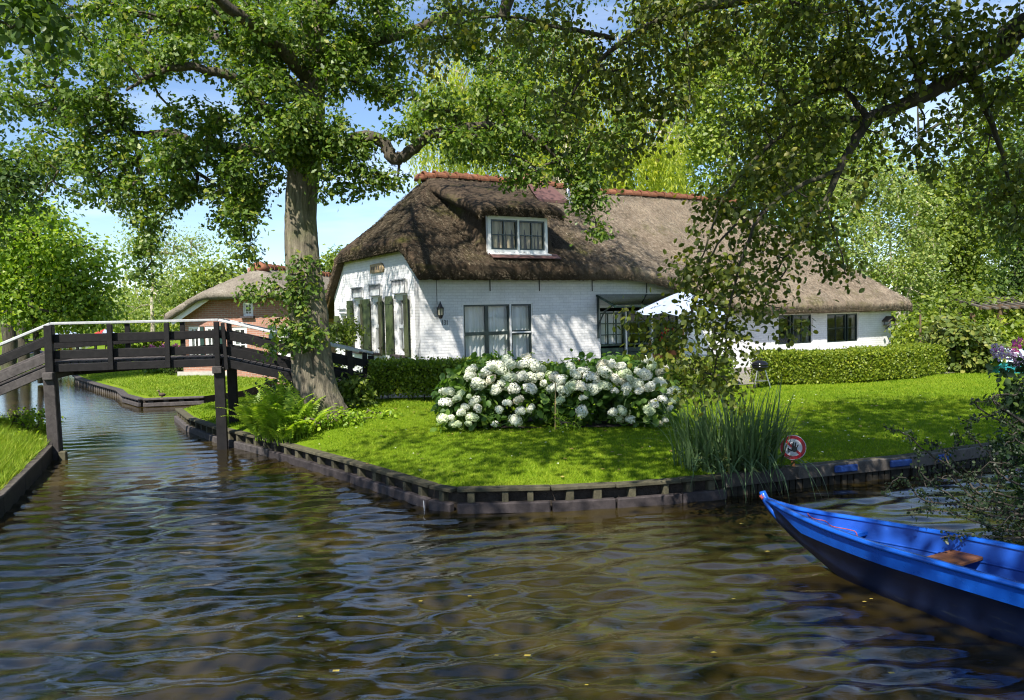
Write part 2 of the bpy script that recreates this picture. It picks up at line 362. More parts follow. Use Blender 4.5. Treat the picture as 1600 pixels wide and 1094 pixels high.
M['terracotta'] = plain('terracotta', (.4, .17, .09), .8, .15, 8, .2)
M['duck'] = plain('duck', (.12, .085, .055), .7, .5, 30, .2)

def boat_mat(name, c, worn, rough=.22):
    m, nt, bs, _ = new_mat(name)
    n = noise(nt, 2.5, 6, .65); s = noise(nt, 40, 3, .6, (.15, 1, 1))
    col = mixc(nt, ramp(nt, s, [(.62, (0,)*3), (.74, (.5,)*3)]), ramp(nt, n, [(.3, tuple(x*.8 for x in c)), (.7, tuple(x*1.15 for x in c))]), worn)
    nt.links.new(col, bs.inputs['Base Color'])
    rr = node(nt, 'ShaderNodeMapRange'); rr.inputs['To Min'].default_value = rough*.7; rr.inputs['To Max'].default_value = rough*1.8
    nt.links.new(n, rr.inputs['Value']); nt.links.new(rr.outputs[0], bs.inputs['Roughness'])
    bump(nt, bs, n, .08, .02); return m
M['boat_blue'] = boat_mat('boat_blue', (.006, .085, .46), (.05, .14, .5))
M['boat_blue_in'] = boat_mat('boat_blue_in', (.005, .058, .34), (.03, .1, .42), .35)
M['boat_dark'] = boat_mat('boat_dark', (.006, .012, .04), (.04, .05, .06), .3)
M['decal'] = flat('decal', (.006, .02, .11), .4)

def glass_mat(name='glass', tint=(.93, .95, .94), refl=.045):
    m, nt, bs, out = new_mat(name); nt.nodes.remove(bs)
    t = nt.nodes.new('ShaderNodeBsdfTransparent'); t.inputs[0].default_value = (*tint, 1)
    g = nt.nodes.new('ShaderNodeBsdfGlossy'); g.inputs['Roughness'].default_value = .02
    lw0 = node(nt, 'ShaderNodeLayerWeight', Blend=.5); lw = node(nt, 'ShaderNodeMath', operation='POWER'); lw.inputs[1].default_value = 3.5; nt.links.new(lw0.outputs['Facing'], lw.inputs[0])
    ad = node(nt, 'ShaderNodeMath', operation='ADD'); ad.inputs[1].default_value = refl; ad.use_clamp = True
    nt.links.new(lw.outputs[0], ad.inputs[0])
    mx = nt.nodes.new('ShaderNodeMixShader'); nt.links.new(ad.outputs[0], mx.inputs[0])
    nt.links.new(t.outputs[0], mx.inputs[1]); nt.links.new(g.outputs[0], mx.inputs[2]); nt.links.new(mx.outputs[0], out.inputs['Surface'])
    return m
M['glass'] = glass_mat(); M['canopy_glass'] = glass_mat('canopy_glass', (.32, .4, .4), .1)

def water_mat():
    m, nt, bs, _ = new_mat('canal_water')
    n = noise(nt, .42, 4, .55, (.7, 1.3, 1), dist=.5)
    nt.links.new(ramp(nt, n, [(.36, (.012, .0085, .0025)), (.52, (.026, .019, .005)), (.68, (.062, .047, .013))]), bs.inputs['Base Color'])
    bs.inputs['Roughness'].default_value = .03; bs.inputs['IOR'].default_value = 1.9; bs.inputs['Specular IOR Level'].default_value = .5
    a = noise(nt, 9, 4, .55, (.7, 1.8, 1), dist=.8)
    bump(nt, bs, a, .11, .03); return m
M['water'] = water_mat()
def lawn_mat():
    m, nt, bs, _ = new_mat('lawn_ground')
    n = noise(nt, .7, 5, .6); f = noise(nt, 30, 5, .7)
    c = ramp(nt, n, [(.25, (.085, .15, .008)), (.5, (.13, .205, .008)), (.78, (.2, .25, .025))])
    c = mixc(nt, .6, c, ramp(nt, f, [(.3, (.55, .6, .5)), (.7, (1.25, 1.2, 1.1))]), 'MULTIPLY')
    nt.links.new(c, bs.inputs['Base Color']); bs.inputs['Roughness'].default_value = .95; bs.inputs['Specular IOR Level'].default_value = .1
    bump(nt, bs, f, .7, .04); return m
M['lawn'] = lawn_mat()

# ------------------------------------------------------------------ water
def build_water():
    K = 120; rng = np.random.default_rng(3)
    lam = np.exp(rng.uniform(np.log(.09), np.log(.5), K)); th = R(90)+rng.normal(0, R(19), K)+R(5)
    kx = 2*math.pi/lam*np.cos(th); ky = 2*math.pi/lam*np.sin(th); ph = rng.uniform(0, 6.283, K)
    amp = .035*lam/(2*math.pi)*np.where(lam < .25, .8, 1.0)
    Y = [2.0]
    while Y[-1] < 60: Y.append(Y[-1]*1.006+.003)
    Y = np.array(Y); cols = np.linspace(-.86, .86, 380)
    gx = Y[:, None]*cols[None, :]; gy = np.repeat(Y[:, None], len(cols), 1)
    gy2 = gy
    sp = np.gradient(Y)[:, None]
    z = np.zeros_like(gx)
    mod = .75+.45*np.sin(gx*.55+1.1+.6*np.sin(gy*.4))*np.sin(gy*.38+.4)
    for k in range(K):
        fade = np.clip((lam[k]/np.maximum(sp, .01)-2.2)/3, 0, 1)
        z += amp[k]*fade*np.sin(kx[k]*gx+ky[k]*gy2+ph[k]+.5*np.sin(gx*.8+gy*.5))
    z *= mod*np.clip(1.05-(gy-9)/20, .3, 1.0)
    n, m = gx.shape
    V = np.stack([gx, gy, z], -1).reshape(-1, 3)
    i = np.arange(n-1)[:, None]*m+np.arange(m-1)[None, :]
    F4 = np.stack([i, i+1, i+m+1, i+m], -1).reshape(-1)
    base = len(V)
    V = np.concatenate([V, [(-400, -200, -.035), (400, -200, -.035), (400, 500, -.035), (-400, 500, -.035)]])
    F4 = np.concatenate([F4, base+np.arange(4)])
    o = link('canal_water', np_mesh('canal_water', V, F4, np.full(len(F4)//4, 4), M['water'], True)); tag(o, kind='structure')
    tag(o, 'rippled murky brown canal water')
build_water()

# ------------------------------------------------------------------ land
def inside(P, poly):
    x, y = P[:, 0], P[:, 1]; c = np.zeros(len(P), bool); n = len(poly)
    for i in range(n):
        x0, y0 = poly[i]; x1, y1 = poly[(i+1) % n]
        if y0 == y1: continue
        t = ((y0 > y) != (y1 > y)) & (x < (x1-x0)*(y-y0)/(y1-y0)+x0); c ^= t
    return c
def dist_poly(P, line):
    d = np.full(len(P), 1e9)
    for (a, b) in zip(line[:-1], line[1:]):
        a = np.array(a); b = np.array(b); ab = b-a
        t = np.clip(((P-a) @ ab)/(ab @ ab), 0, 1); d = np.minimum(d, np.linalg.norm(P-(a+t[:, None]*ab), axis=1))
    return d
MAIN_E = [(34, 24), (12, 13.3), (7.23, 11.26), (5.03, 10.2), (3.4, 9.68), (2.42, 9.3), (1.88, 9.16), (1.11, 8.97), (.39, 8.88), (-.65, 8.9), (-.92, 9.11), (-2.1, 10.64), (-3.85, 12.79), (-5.31, 14.41), (-6.47, 16.02), (-7.40, 17.70), (-7.3, 18.6), (-6.6, 20.6), (-6.9, 26), (-8.4, 34)]
MAIN = MAIN_E+[(-12, 90), (-12, 260), (260, 260), (260, 60)]
FAR_E = [(-7.9, 28), (-7.5, 22.2), (-8.07, 20.87), (-9.53, 20.57), (-10.6, 21.9), (-11.55, 23.54), (-13.83, 26.48), (-15.4, 28.6), (-16.66, 30.51), (-19.5, 36), (-24, 44), (-33, 62), (-45, 90)]
FAR = FAR_E+[(-45, 260), (-13, 260), (-13, 90), (-9.3, 34)]
NEAR_E = [(-4.6, 0), (-5.0, 5), (-5.97, 9.17), (-7.01, 11.69), (-7.75, 13.4), (-8.5, 14.7), (-9.2, 15.0), (-11, 14.7), (-16, 13.4), (-60, 6)]
NEAR = NEAR_E+[(-60, 0)]
OPP_E = [(-200, 2), (-60, 14), (-26, 21), (-19.3, 26.5), (-19.4, 31.5), (-21.9, 38), (-27.2, 47), (-37, 64), (-50, 90)]
OPP = OPP_E+[(-50, 260), (-260, 260), (-260, 0)]
EAST_E = [(40, 16), (14, 9.6), (9.5, 8.4), (6.8, 8.4), (5.6, 7.75), (4.9, 7.0), (4.65, 6.2), (4.95, 5.2), (5.6, 4), (6.2, 0), (6.2, -30)]
EAST = EAST_E+[(120, -30), (120, 16)]
def ss(x): x = np.clip(x, 0, 1); return x*x*(3-2*x)
def h_main(P):
    d = dist_poly(P, MAIN_E); a = np.where(P[:, 0] > 2, .2, .3); a = .3-.1*ss((P[:, 0]+.5)/4)
    z = .235+a*(1-np.exp(-d/2.3))
    z += .20*np.exp(-((P[:, 0]+3.2)**2/2.2+(P[:, 1]-13.2)**2/2.2))*ss(d/.7)
    z += .14*np.exp(-((P[:, 0]+2.6)**2/2.5+(P[:, 1]-14.9)**2/2.0))
    return z
def h_far(P): return .22+.25*(1-np.exp(-dist_poly(P, FAR_E)/3))
def h_near(P): return .22+.3*(1-np.exp(-dist_poly(P, NEAR_E)/1.0))
def h_opp(P): return .2+.25*(1-np.exp(-dist_poly(P, OPP_E)/3))
def hz(f, x, y): return float(f(np.array([[x, y]], float))[0])
def land(name, poly, hf, zones, label):
    pts = [Vector(p) for p in poly]; n = len(pts); edges = [(i, (i+1) % n) for i in range(n)]
    rng = np.random.default_rng(11); allp = np.array(poly, float); extra = []
    for (x0, x1, y0, y1, s) in zones:
        xs, ys = np.meshgrid(np.arange(x0, x1, s), np.arange(y0, y1, s)); q = np.stack([xs.ravel(), ys.ravel()], 1).astype(float)
        q += rng.uniform(-.25, .25, q.shape)*s
        q = q[inside(q, allp)]; q = q[dist_poly(q, poly+[poly[0]]) > s*.35]; extra.append(q)
    ex = np.concatenate(extra)
    vs_, es, fs, *_ = geometry.delaunay_2d_cdt(pts+[Vector(p) for p in ex], edges, [list(range(n))], 1, 1e-5)
    xy = np.array([(v.x, v.y) for v in vs_]); z = hf(xy)
    V = np.column_stack([xy, z]); loops = [i for f in fs for i in f]; sizes = [len(f) for f in fs]
    # sides down to the bed
    b = len(V); pz = hf(allp); k = len(poly)
    V = np.concatenate([V, np.column_stack([allp, pz]), np.column_stack([allp, np.full(k, -1.2)])])
    for i in range(k):
        j = (i+1) % k; loops += [b+i, b+k+i, b+k+j, b+j]; sizes.append(4)
    me = np_mesh(name, V, loops, sizes, M['lawn'])
    me.polygons.foreach_set('use_smooth', np.array([True]*(len(sizes)-k)+[False]*k))
    me.materials.append(M['soil'])
    mi = np.zeros(len(sizes), np.int32); mi[-k:] = 1; me.polygons.foreach_set('material_index', mi)
    o = link(name, me); tag(o, label, kind='structure'); return o
land('lawn_ground', MAIN, h_main, [(-8, 16, 8.5, 24, .3), (-12, 40, 24, 60, 2), (-12, 250, 60, 250, 12)], 'mown green lawn round the white farmhouse')
land('far_lawn_ground', FAR, h_far, [(-20, -7, 20, 40, .5), (-45, -9, 40, 100, 4), (-45, -12, 100, 255, 14)], 'sunny lawn of the brick cottage across the ditch')
land('near_bank_ground', NEAR, h_near, [(-12, -4.5, 3, 15.2, .2), (-60, -12, 0, 15, 2)], 'grassy bank at the left canal side')
land('far_bank_ground', OPP, h_opp, [(-40, -20, 14, 60, 1), (-250, -40, 5, 255, 14)], 'tree shaded bank along the far canal')
land('right_bank_ground', EAST, lambda P: .2+.1*(1-np.exp(-dist_poly(P, EAST_E)/2)), [(5, 16, 3, 12, .5), (16, 120, -25, 16, 6)], 'shaded bank beside the blue boat')

# ------------------------------------------------------------------ grass blades
def blades(name, P, z, hgt, wid, mat, label, lean=.35, par=None):
    n = len(P); rng = np.random.default_rng(5)
    a = rng.uniform(0, 6.283, n); h = hgt*rng.uniform(.55, 1.25, n); w = wid*rng.uniform(.7, 1.3, n)
    la = rng.uniform(0, 6.283, n); lm = h*rng.uniform(0, lean, n)*1.4
    base = np.column_stack([P, z-.006]); dx = np.column_stack([np.cos(a), np.sin(a), np.zeros(n)])*w[:, None]/2
    tip = base+np.column_stack([np.cos(la)*lm, np.sin(la)*lm, h])
    V = np.stack([base-dx, base+dx, tip], 1).reshape(-1, 3)
    o = link(name, np_mesh(name, V, np.arange(3*n), np.full(n, 3), mat), par)
    tag(o, label, kind='stuff'); return o
def scatter(poly, n, x0, x1, y0, y1, seed, ypow=1.0):
    rng = np.random.default_rng(seed)
    P = np.column_stack([rng.uniform(x0, x1, n), y0+(y1-y0)*rng.uniform(0, 1, n)**ypow])
    return P[inside(P, np.array(poly))]
def in_view(P, m=.06): return np.abs(P[:, 0]/P[:, 1]) < .66+m
HOUSE_POLY = [tuple(HC+HU*a+HW*b) for a, b in ((-.3, -.3), (18, -.3), (18, 6.5), (-.3, 6.5))]
BED = [(-1.0, 12.6), (-.7, 12.3), (.2, 12.1), (1.5, 12.15), (2.0, 12.4), (2.2, 13.0), (1.5, 13.6), (-.8, 13.6), (-1.1, 13.1)]
P = np.concatenate([scatter(MAIN, 300000, -7.5, 9, 8.8, 14.5, 1, 1.15), scatter(MAIN, 170000, -8, 13.5, 14, 21.5, 2, 1.3)])
P = P[in_view(P) & ~inside(P, HOUSE_POLY) & ~inside(P, BED)]; P = P[dist_poly(P, MAIN_E) > .12]
near = P[:, 1] < 14
blades('lawn_grass', P, h_main(P), np.where(near, .034, .042), np.where(near, .011, .017), M['grass'], 'short mown grass of the farmhouse lawn', .8)
P = scatter(FAR, 110000, -20, -7.5, 20.5, 34, 3, 1.4); P = P[in_view(P)]; P = P[dist_poly(P, FAR_E) > .2]
blades('far_lawn_grass', P, h_far(P), .06, .03, M['wild_grass'], 'short sunny grass of the cottage lawn', .8)
P = scatter(NEAR, 150000, -11.5, -5, 7, 15.1, 4); P = P[in_view(P, .25)]; P = P[dist_poly(P, NEAR_E) > .04]
blades('bank_grass', P, h_near(P), .12+.12*np.clip((dist_poly(P, NEAR_E)-.2)/.6, 0, 1), .015, M['wild_grass'], 'long bright unmown grass on the left bank', .9)
P = scatter(EAST, 30000, 4.6, 9, 3.5, 8.4, 7); blades('right_bank_grass', P, .2+.1*(1-np.exp(-dist_poly(P, EAST_E)/2)), .12, .014, M['wild_grass'], 'shaded grass on the bank beside the blue punt', .9)
P = scatter(OPP, 50000, -30, -20, 21, 40, 6); P = P[in_view(P)]
blades('far_bank_grass', P, h_opp(P), .1, .045, M['wild_grass'], 'grass on the far canal bank', .8)
# daisies and fallen leaves lying in the lawn
rng = np.random.default_rng(8)
P = scatter(MAIN, 130, -4, 8, 9.2, 16, 9); V = []; 
P = P[~inside(P, BED)]; z = h_main(P)
mb = MB()
for (x, y), q in zip(P, z):
    s = rng.uniform(.012, .025); a = rng.uniform(0, 6.28)
    mb.quad(*[(x+s*math.cos(a+k*1.571), y+s*math.sin(a+k*1.571), q+.035+.01*(k % 2)) for k in range(4)])
tag(mb.build('lawn_daisies', M['fresh_white']), 'tiny white daisies dotted in the mown lawn', kind='stuff')
mb = MB(); P = scatter(MAIN, 260, -4.5, 7, 9.1, 15, 19); P = P[~inside(P, BED)]; z = h_main(P)
for (x, y), q in zip(P, z):
    s = rng.uniform(.014, .034); a = rng.uniform(0, 6.28)
    mb.quad(*[(x+s*math.cos(a+j*1.571)*(1.3 if j % 2 else .8), y+s*math.sin(a+j*1.571), q+.034+.012*rng.random()) for j in range(4)])
tag(mb.build('fallen_leaves', leaf_mat('dry_leaf', (.12, .075, .03), (.3, .2, .06), (.42, .36, .1), trans=.1)), 'dry brown and yellow leaves fallen on the mown lawn', kind='stuff')
mb = MB()
for k in range(22):
    x = rng.uniform(-2.5, 3.5); y = rng.uniform(4.3, 8.0)
    s = rng.uniform(.012, .03); a = rng.uniform(0, 6.28)
    mb.quad(*[(x+s*math.cos(a+j*1.571), y+s*.6*math.sin(a+j*1.571), .028) for j in range(4)])
tag(mb.build('floating_leaves', leaf_mat('fallen_leaf', (.3, .25, .04), (.45, .36, .08), trans=.1)), 'small yellow leaves floating on the canal', kind='stuff')

# ------------------------------------------------------------------ timber edging of the banks
def resample(line, step):
    L = [np.array(p, float) for p in line]; out = []
    for a, b in zip(L[:-1], L[1:]):
        k = max(1, int(round(np.linalg.norm(b-a)/step)))
        for i in range(k): out.append((a+(b-a)*i/k, a+(b-a)*(i+1)/k))
    return out
def outward(a, b, poly):
    d = (b-a)/np.linalg.norm(b-a); n = np.array([d[1], -d[0]]); m = (a+b)/2+n*.05
    return n if not inside(m[None], np.array(poly))[0] else -n
def v3(p, z): return np.array([p[0], p[1], z])
ed = thing('timber_edging', 'weathered timber edging with block gaps along the point of the farmhouse lawn', 'canal edging', (-.65, 8.9, 0), group='timber bank edgings'); E0 = np.array([-.65, 8.9, 0])
line = MAIN_E[5:16]
rng = np.random.default_rng(21)
for a, b in resample(line, 1.9):
    n = outward(a, b, MAIN); L = np.linalg.norm(b-a); dz = rng.normal(0, .006)
    d = (b-a)/L
    left = (a[0]+b[0])/2 < -3.6
    m = MB(); m.beam(v3(a+n*.03, .245+dz)-E0, v3(b+n*.03-d*.006, .245+dz*.5)-E0, .15, .04); m.build('capping_board', M['mossy_wood'], ed, bevel=.006)
    m = MB(); m.beam(v3(a+n*.09, .045+dz)-E0, v3(b+n*.09-d*.008, .045)-E0, .085, .125); m.build('waling_beam', M['edge_wood2' if not left else 'grey_wood'], ed, bevel=.012)
    m = MB(); m.beam(v3(a-n*.045, .02)-E0, v3(b-n*.045, .02)-E0, .03, .36); m.build('back_board', M['pile'], ed)
    k = max(1, int(round(L/.37)))
    for i in range(k):
        p = a+d*(i+.5+rng.normal(0, .06))*L/k
        m = MB(); m.beam(v3(p+n*.035, -.5)-E0, v3(p+n*.035, .222)-E0, .075*rng.uniform(.85, 1.25), .1, up=(*n, 0)); m.build('edge_post', M['mossy_wood'], ed, bevel=.008)
m = MB(); q = np.array((-.9, 9.09)); m.tube([v3(q+np.array((-.14, -.10)), .10)-E0, v3(q+np.array((-.13, -.14)), .02)-E0, v3(q+np.array((-.12, -.15)), -.1)-E0], .007, 6); m.build('rope_loop', M['lead'], ed)
er = thing('plank_edging', 'straight timber plank edging with blue pads in front of the right lawn', 'canal edging', (3.4, 9.68, 0), group='timber bank edgings'); E1 = np.array([3.4, 9.68, 0])
pil = MB()
for a, b in resample(MAIN_E[1:6], 2.4):
    n = outward(a, b, MAIN); d = (b-a)/np.linalg.norm(b-a)
    m = MB(); m.beam(v3(a+n*.05, .19)-E1, v3(b+n*.05+(-d)*.006, .19)-E1, .06, .15); m.build('plank', M['edge_wood'], er, bevel=.008)
    m = MB(); m.beam(v3(a-n*.04, .252)-E1, v3(b-n*.04-d*.005, .252)-E1, .11, .03); m.build('capping_board', M['mossy_wood'], er, bevel=.005)
    for i in range(int(np.linalg.norm(b-a)/.095)):
        p = a+d*(i+.5)*.095; pil.beam(v3(p+n*.012, -.6)-E1, v3(p+n*.012, .12)-E1, .085*rng.uniform(.8, 1), .05+.03*rng.random(), up=(*n, 0))
tag(pil.build('sheet_piling', M['pile'], er), kind='stuff')
for (p0, p1, y0, y1) in ((1301, 1334, 733, 729), (1376, 1405, 722, 718), (1441, 1450, 713, 712), (1456, 1470, 713, 711)):
    a = gz(p0, y0, .2); b = gz(p1, y1, .2); n3 = outward(a[:2], b[:2], MAIN)
    def snap(q):
        dd = 1e9
        for s, e in zip(MAIN_E[1:5], MAIN_E[2:6]):
            s = np.array(s); e = np.array(e); t = np.clip(((q-s) @ (e-s))/((e-s) @ (e-s)), 0, 1); r = s+(e-s)*t
            if np.linalg.norm(r-q) < dd: dd = np.linalg.norm(r-q); best = r
        return best
    a2 = snap(a[:2]); b2 = snap(b[:2]); nn = outward(a2, b2, MAIN)
    m = MB(); m.beam(v3(a2+nn*.105, .2)-E1, v3(b2+nn*.105, .2)-E1, .045, .09); m.build('blue_pad', M['blue_pad'], er, bevel=.015)
ef = thing('stake_edging', 'grey stake and board edging round the cottage lawn', 'canal edging', (-9.53, 20.57, 0), group='timber bank edgings'); E2 = np.array([-9.53, 20.57, 0])
for a, b in resample(FAR_E[2:10], 2.0):
    n = outward(a, b, FAR); d = (b-a)/np.linalg.norm(b-a); L = np.linalg.norm(b-a)
    m = MB(); m.beam(v3(a+n*.05, .2)-E2, v3(b+n*.05-d*.01, .2)-E2, .2, .05); m.build('capping_board', M['grey_wood'], ef, bevel=.01)
    if a[1] < 21.5:
        m = MB(); m.beam(v3(a+n*.1, .06)-E2, v3(b+n*.1-d*.01, .06)-E2, .08, .1); m.build('waling_beam', M['grey_wood'], ef, bevel=.01)
    k = int(L/.3)
    for i in range(k):
        p = a+d*(i+.5)*L/k; m = MB(); m.beam(v3(p+n*.03, -.5)-E2, v3(p+n*.03, .175)-E2, .12, .1, up=(*n, 0)); m.build('edge_post', M['edge_wood'], ef, bevel=.01)
en = thing('bank_edging', 'dark mossy board edging along the long grass of the left bank', 'canal edging', (-7.01, 11.69, 0), group='timber bank edgings'); E3 = np.array([-7.01, 11.69, 0])
for a, b in resample(NEAR_E[1:6], 1.6):
    n = outward(a, b, NEAR); d = (b-a)/np.linalg.norm(b-a)
    m = MB(); m.beam(v3(a+n*.02, .1)-E3, v3(b+n*.02-d*.006, .1)-E3, .06, .26); m.build('board', M['pile'], en, bevel=.008)
    m = MB(); m.beam(v3(a, .225)-E3, v3(b-d*.006, .225)-E3, .11, .035); m.build('capping_board', M['edge_wood'], en, bevel=.006)

# ------------------------------------------------------------------ wooden bridge
def build_bridge():
    A = np.array([-7.45, 12.97]); B = np.array([-4.98, 13.62]); L = np.linalg.norm(B-A); d = (B-A)/L; n = np.array([-d[1], d[0]])
    ang = math.atan2(d[1], d[0])
    root = thing('footbridge', 'dark wooden footbridge with white handrails arching over the canal', 'bridge', (A[0], A[1], 0), ang)
    W = 1.12; SL = .43; SR = .262
    TL = -3.0; TR = L+2.62
    def zoff(t, s=-1):
        if s > 0 and t < 0: t = min(0, t+.31)
        return SL*t if t < 0 else (-(t-L)*SR if t > L else 0.0)
    DW, GW = M['dark_wood'], M['grey_wood']
    def seg(name, t0, t1, y, z, w, h, mat, bev=.006, s=-1):
        m = MB(); m.beam((t0, y, z+zoff(t0, s)), (t1, y, z+zoff(t1, s)), w, h); return m.build(name, mat, root, bevel=bev)
    near_t = [0, .87, 1.74, L]; far_t = [0.02, .9, 1.82, L-.02]
    for y, ts, s in ((0, near_t, -1), (W, far_t, 1)):
        endR = TR-(.35 if s < 0 else .0)
        for name, z, h, mt in (('rail_board', 1.965, .135, (DW, DW)), ('rail_board', 1.70, .14, (DW, GW)), ('side_beam', 1.485, .13 if s < 0 else .14, (DW, GW))):
            yy = y-s*.015 if name == 'rail_board' else y
            seg(name, -.02-(.31 if s > 0 else 0), L+.02, yy+s*.0, z, .045 if name == 'rail_board' else .07, h, mt[0])
            seg(name, TL, -.03-(.31 if s > 0 else 0), yy, z-.012, .045 if name == 'rail_board' else .09, h*1.0, mt[1], s=s)
            seg(name, L+.03, endR, yy, z, .045 if name == 'rail_board' else .08, h*1.05, mt[0])
        e0 = -.31 if s > 0 else 0
        for t0, t1 in ((TL, e0-.005), (e0, L), (L+.005, endR+.06)):
            seg('handrail', t0, t1, y+s*.02, 2.2, .1, .045, M['rail_white'], .008, s=s)
        # rail posts
        for i, t in enumerate(ts):
            if i in (0, len(ts)-1): continue
            m = MB(); m.beam((t, y+s*.055, 1.42), (t, y+s*.055, 2.172), .08, .085, up=(0, 1, 0)); m.build('rail_post', DW, root, bevel=.006)
        for t in (-1.3, -2.6, L+1.25, endR-.1):
            zt = zoff(t, s); m = MB(); m.beam((t, y+s*.055, 1.2+zt), (t, y+s*.055, 2.172+zt), .09, .085, up=(0, 1, 0)); m.build('rail_post', GW if t < 0 else DW, root, bevel=.006)
        # support posts standing in the canal
        for t, mt in ((0.0, GW), (L, DW)):
            dx = .0 if s < 0 else (.1 if t > 0 else -.31)
            m = MB(); m.beam((t+dx, y+s*.06, -.9), (t+dx+(-.045 if t == 0 else -.01), y+s*.06, 1.40), .17, .15, up=(0, 1, 0)); m.build('support_post', mt, root, bevel=.012)
            m = MB(); m.beam((t+dx-.03, y+s*.06, 1.402), (t+dx-.03, y+s*.06, 2.172), .12 if t == 0 else .085, .11, up=(0, 1, 0)); m.build('rail_post', DW, root, bevel=.008)
        m = MB(); m.beam((L+.11, y+s*.07, 1.35), (L+.07, y+s*.07, 2.15), .06, .06, up=(0, 1, 0)); m.build('brace', DW, root, bevel=.006)
        if s > 0:
            m = MB(); m.beam((endR+.02, y+.06, .3), (endR+.02, y+.06, 1.45), .11, .11, up=(0, 1, 0)); m.build('rail_post', DW, root, bevel=.006)
    for t in (-.04, L-.04):
        m = MB(); m.beam((t, -.2, 1.36), (t, W+.2, 1.36), .15, .12); m.build('cross_beam', GW, root, bevel=.01)
    for i in range(-24, 22+22):
        t = .07+i*.115
        if t < TL or t > TR: continue
        zt = zoff(t); sl = SL if t < 0 else (-SR if t > L else 0)
        m = MB(); m.beam((0, .06, 0), (0, W-.06, 0), .106, .035); o = m.build('deck_plank', GW, root, bevel=.004)
        o.location = (t, 0, 1.56+zt); o.rotation_euler = (0, -math.atan(sl), 0)
    m = MB(); m.beam((.13, -.17, -.6), (.125, -.17, .14), .11, .11, up=(0, 1, 0)); m.build('stub_post', M['mossy_wood'], root, bevel=.015)
build_bridge()

# ------------------------------------------------------------------ walls, windows, thatch
def wall_panel(name, outline, holes, frame, th, mat, parent, reveal=None):
    """outline/holes in (s,z); frame(s,z,d) -> point, d = depth into the house"""
    polys = [[Vector((s, z, 0)) for s, z in outline]]+[[Vector((a, c, 0)), Vector((a, d, 0)), Vector((b, d, 0)), Vector((b, c, 0))] for a, b, c, d in holes]
    tris = geometry.tessellate_polygon(polys); flatp = [p for pl in polys for p in pl]
    m = MB(); n = len(flatp)
    m.v = [tuple(frame(p.x, p.y, 0)) for p in flatp]+[tuple(frame(p.x, p.y, th)) for p in flatp]
    m.f = [tuple(t) for t in tris]+[tuple(i+n for i in t)[::-1] for t in tris]
    k = 0
    for pl in polys:
        c = len(pl)
        for i in range(c): a = k+i; b = k+(i+1) % c; m.f.append((a, b, b+n, a+n))
        k += c
    return m.build(name, mat, parent)

def smin(a, b, k):
    h = np.clip(.5+.5*(b-a)/k, 0, 1); return b*(1-h)+a*h-k*h*(1-h)
def fbm(x, y, seed, octs=((.9, 1), (2.1, .5), (4.7, .25))):
    r = np.random.default_rng(seed); z = 0
    for f, a in octs:
        for _ in range(4):
            t = r.uniform(0, 6.283); z = z+a*.5*np.sin(f*r.uniform(.7, 1.4)*(x*math.cos(t)+y*math.sin(t))*2+r.uniform(0, 6.283))
    return z
def thatch(name, x0, x1, y0, y1, zf, th, step, mat, parent, rag=.03, seed=4):
    nx = int((x1-x0)/step)+1; ny = int((y1-y0)/step)+1
    xs = np.linspace(x0, x1, nx); ys = np.linspace(y0, y1, ny); gx, gy = np.meshgrid(xs, ys)
    z = zf(gx, gy)+.014*fbm(gx, gy, seed)+np.random.default_rng(seed).normal(0, .008, gx.shape)
    e = np.minimum(np.minimum(gx-x0, x1-gx), np.minimum(gy-y0, y1-gy)); z -= .05*np.exp(-e/.05)
    r = np.random.default_rng(seed+1); rx = gx+r.normal(0, rag*.4, gx.shape)*(e < .02); ry = gy+r.normal(0, rag*.4, gx.shape)*(e < .02)
    zb = zf(gx, gy)-th+r.normal(0, .006, gx.shape)
    inset = .0
    V = np.concatenate([np.stack([rx, ry, z], -1).reshape(-1, 3), np.stack([gx, gy, zb], -1).reshape(-1, 3)])
    N = nx*ny; i = np.arange(ny-1)[:, None]*nx+np.arange(nx-1)[None]
    top = np.stack([i, i+1, i+nx+1, i+nx], -1).reshape(-1, 4); bot = top[:, ::-1]+N
    bd = np.concatenate([np.arange(nx), (np.arange(1, ny)*nx+nx-1), (ny-1)*nx+np.arange(nx-2, -1, -1), np.arange(ny-2, -1, -1)*nx])
    side = np.stack([bd[:-1], bd[:-1]+N, bd[1:]+N, bd[1:]], -1)
    F4 = np.concatenate([top, bot, side]).reshape(-1)
    return link(name, np_mesh(name, V, F4, np.full(len(F4)//4, 4), mat, True), parent)
def straws(name, P, D, length, wid, mat, parent, label, seed=3):
    """thin reed ends: P points, D down-slope unit vectors"""
    r = np.random.default_rng(seed); n = len(P)
    L = length*r.uniform(.5, 1.4, n)[:, None]; D = D+r.normal(0, .16, D.shape); D /= np.linalg.norm(D, axis=1)[:, None]
    S = np.cross(D, r.normal(0, 1, D.shape)); S /= np.linalg.norm(S, axis=1)[:, None]; S *= wid*r.uniform(.6, 1.4, n)[:, None]/2
    V = np.stack([P-S, P+S, P+D*L], 1).reshape(-1, 3)
    o = link(name, np_mesh(name, V, np.arange(3*n), np.full(n, 3), mat), parent); tag(o, label, kind='stuff'); return o

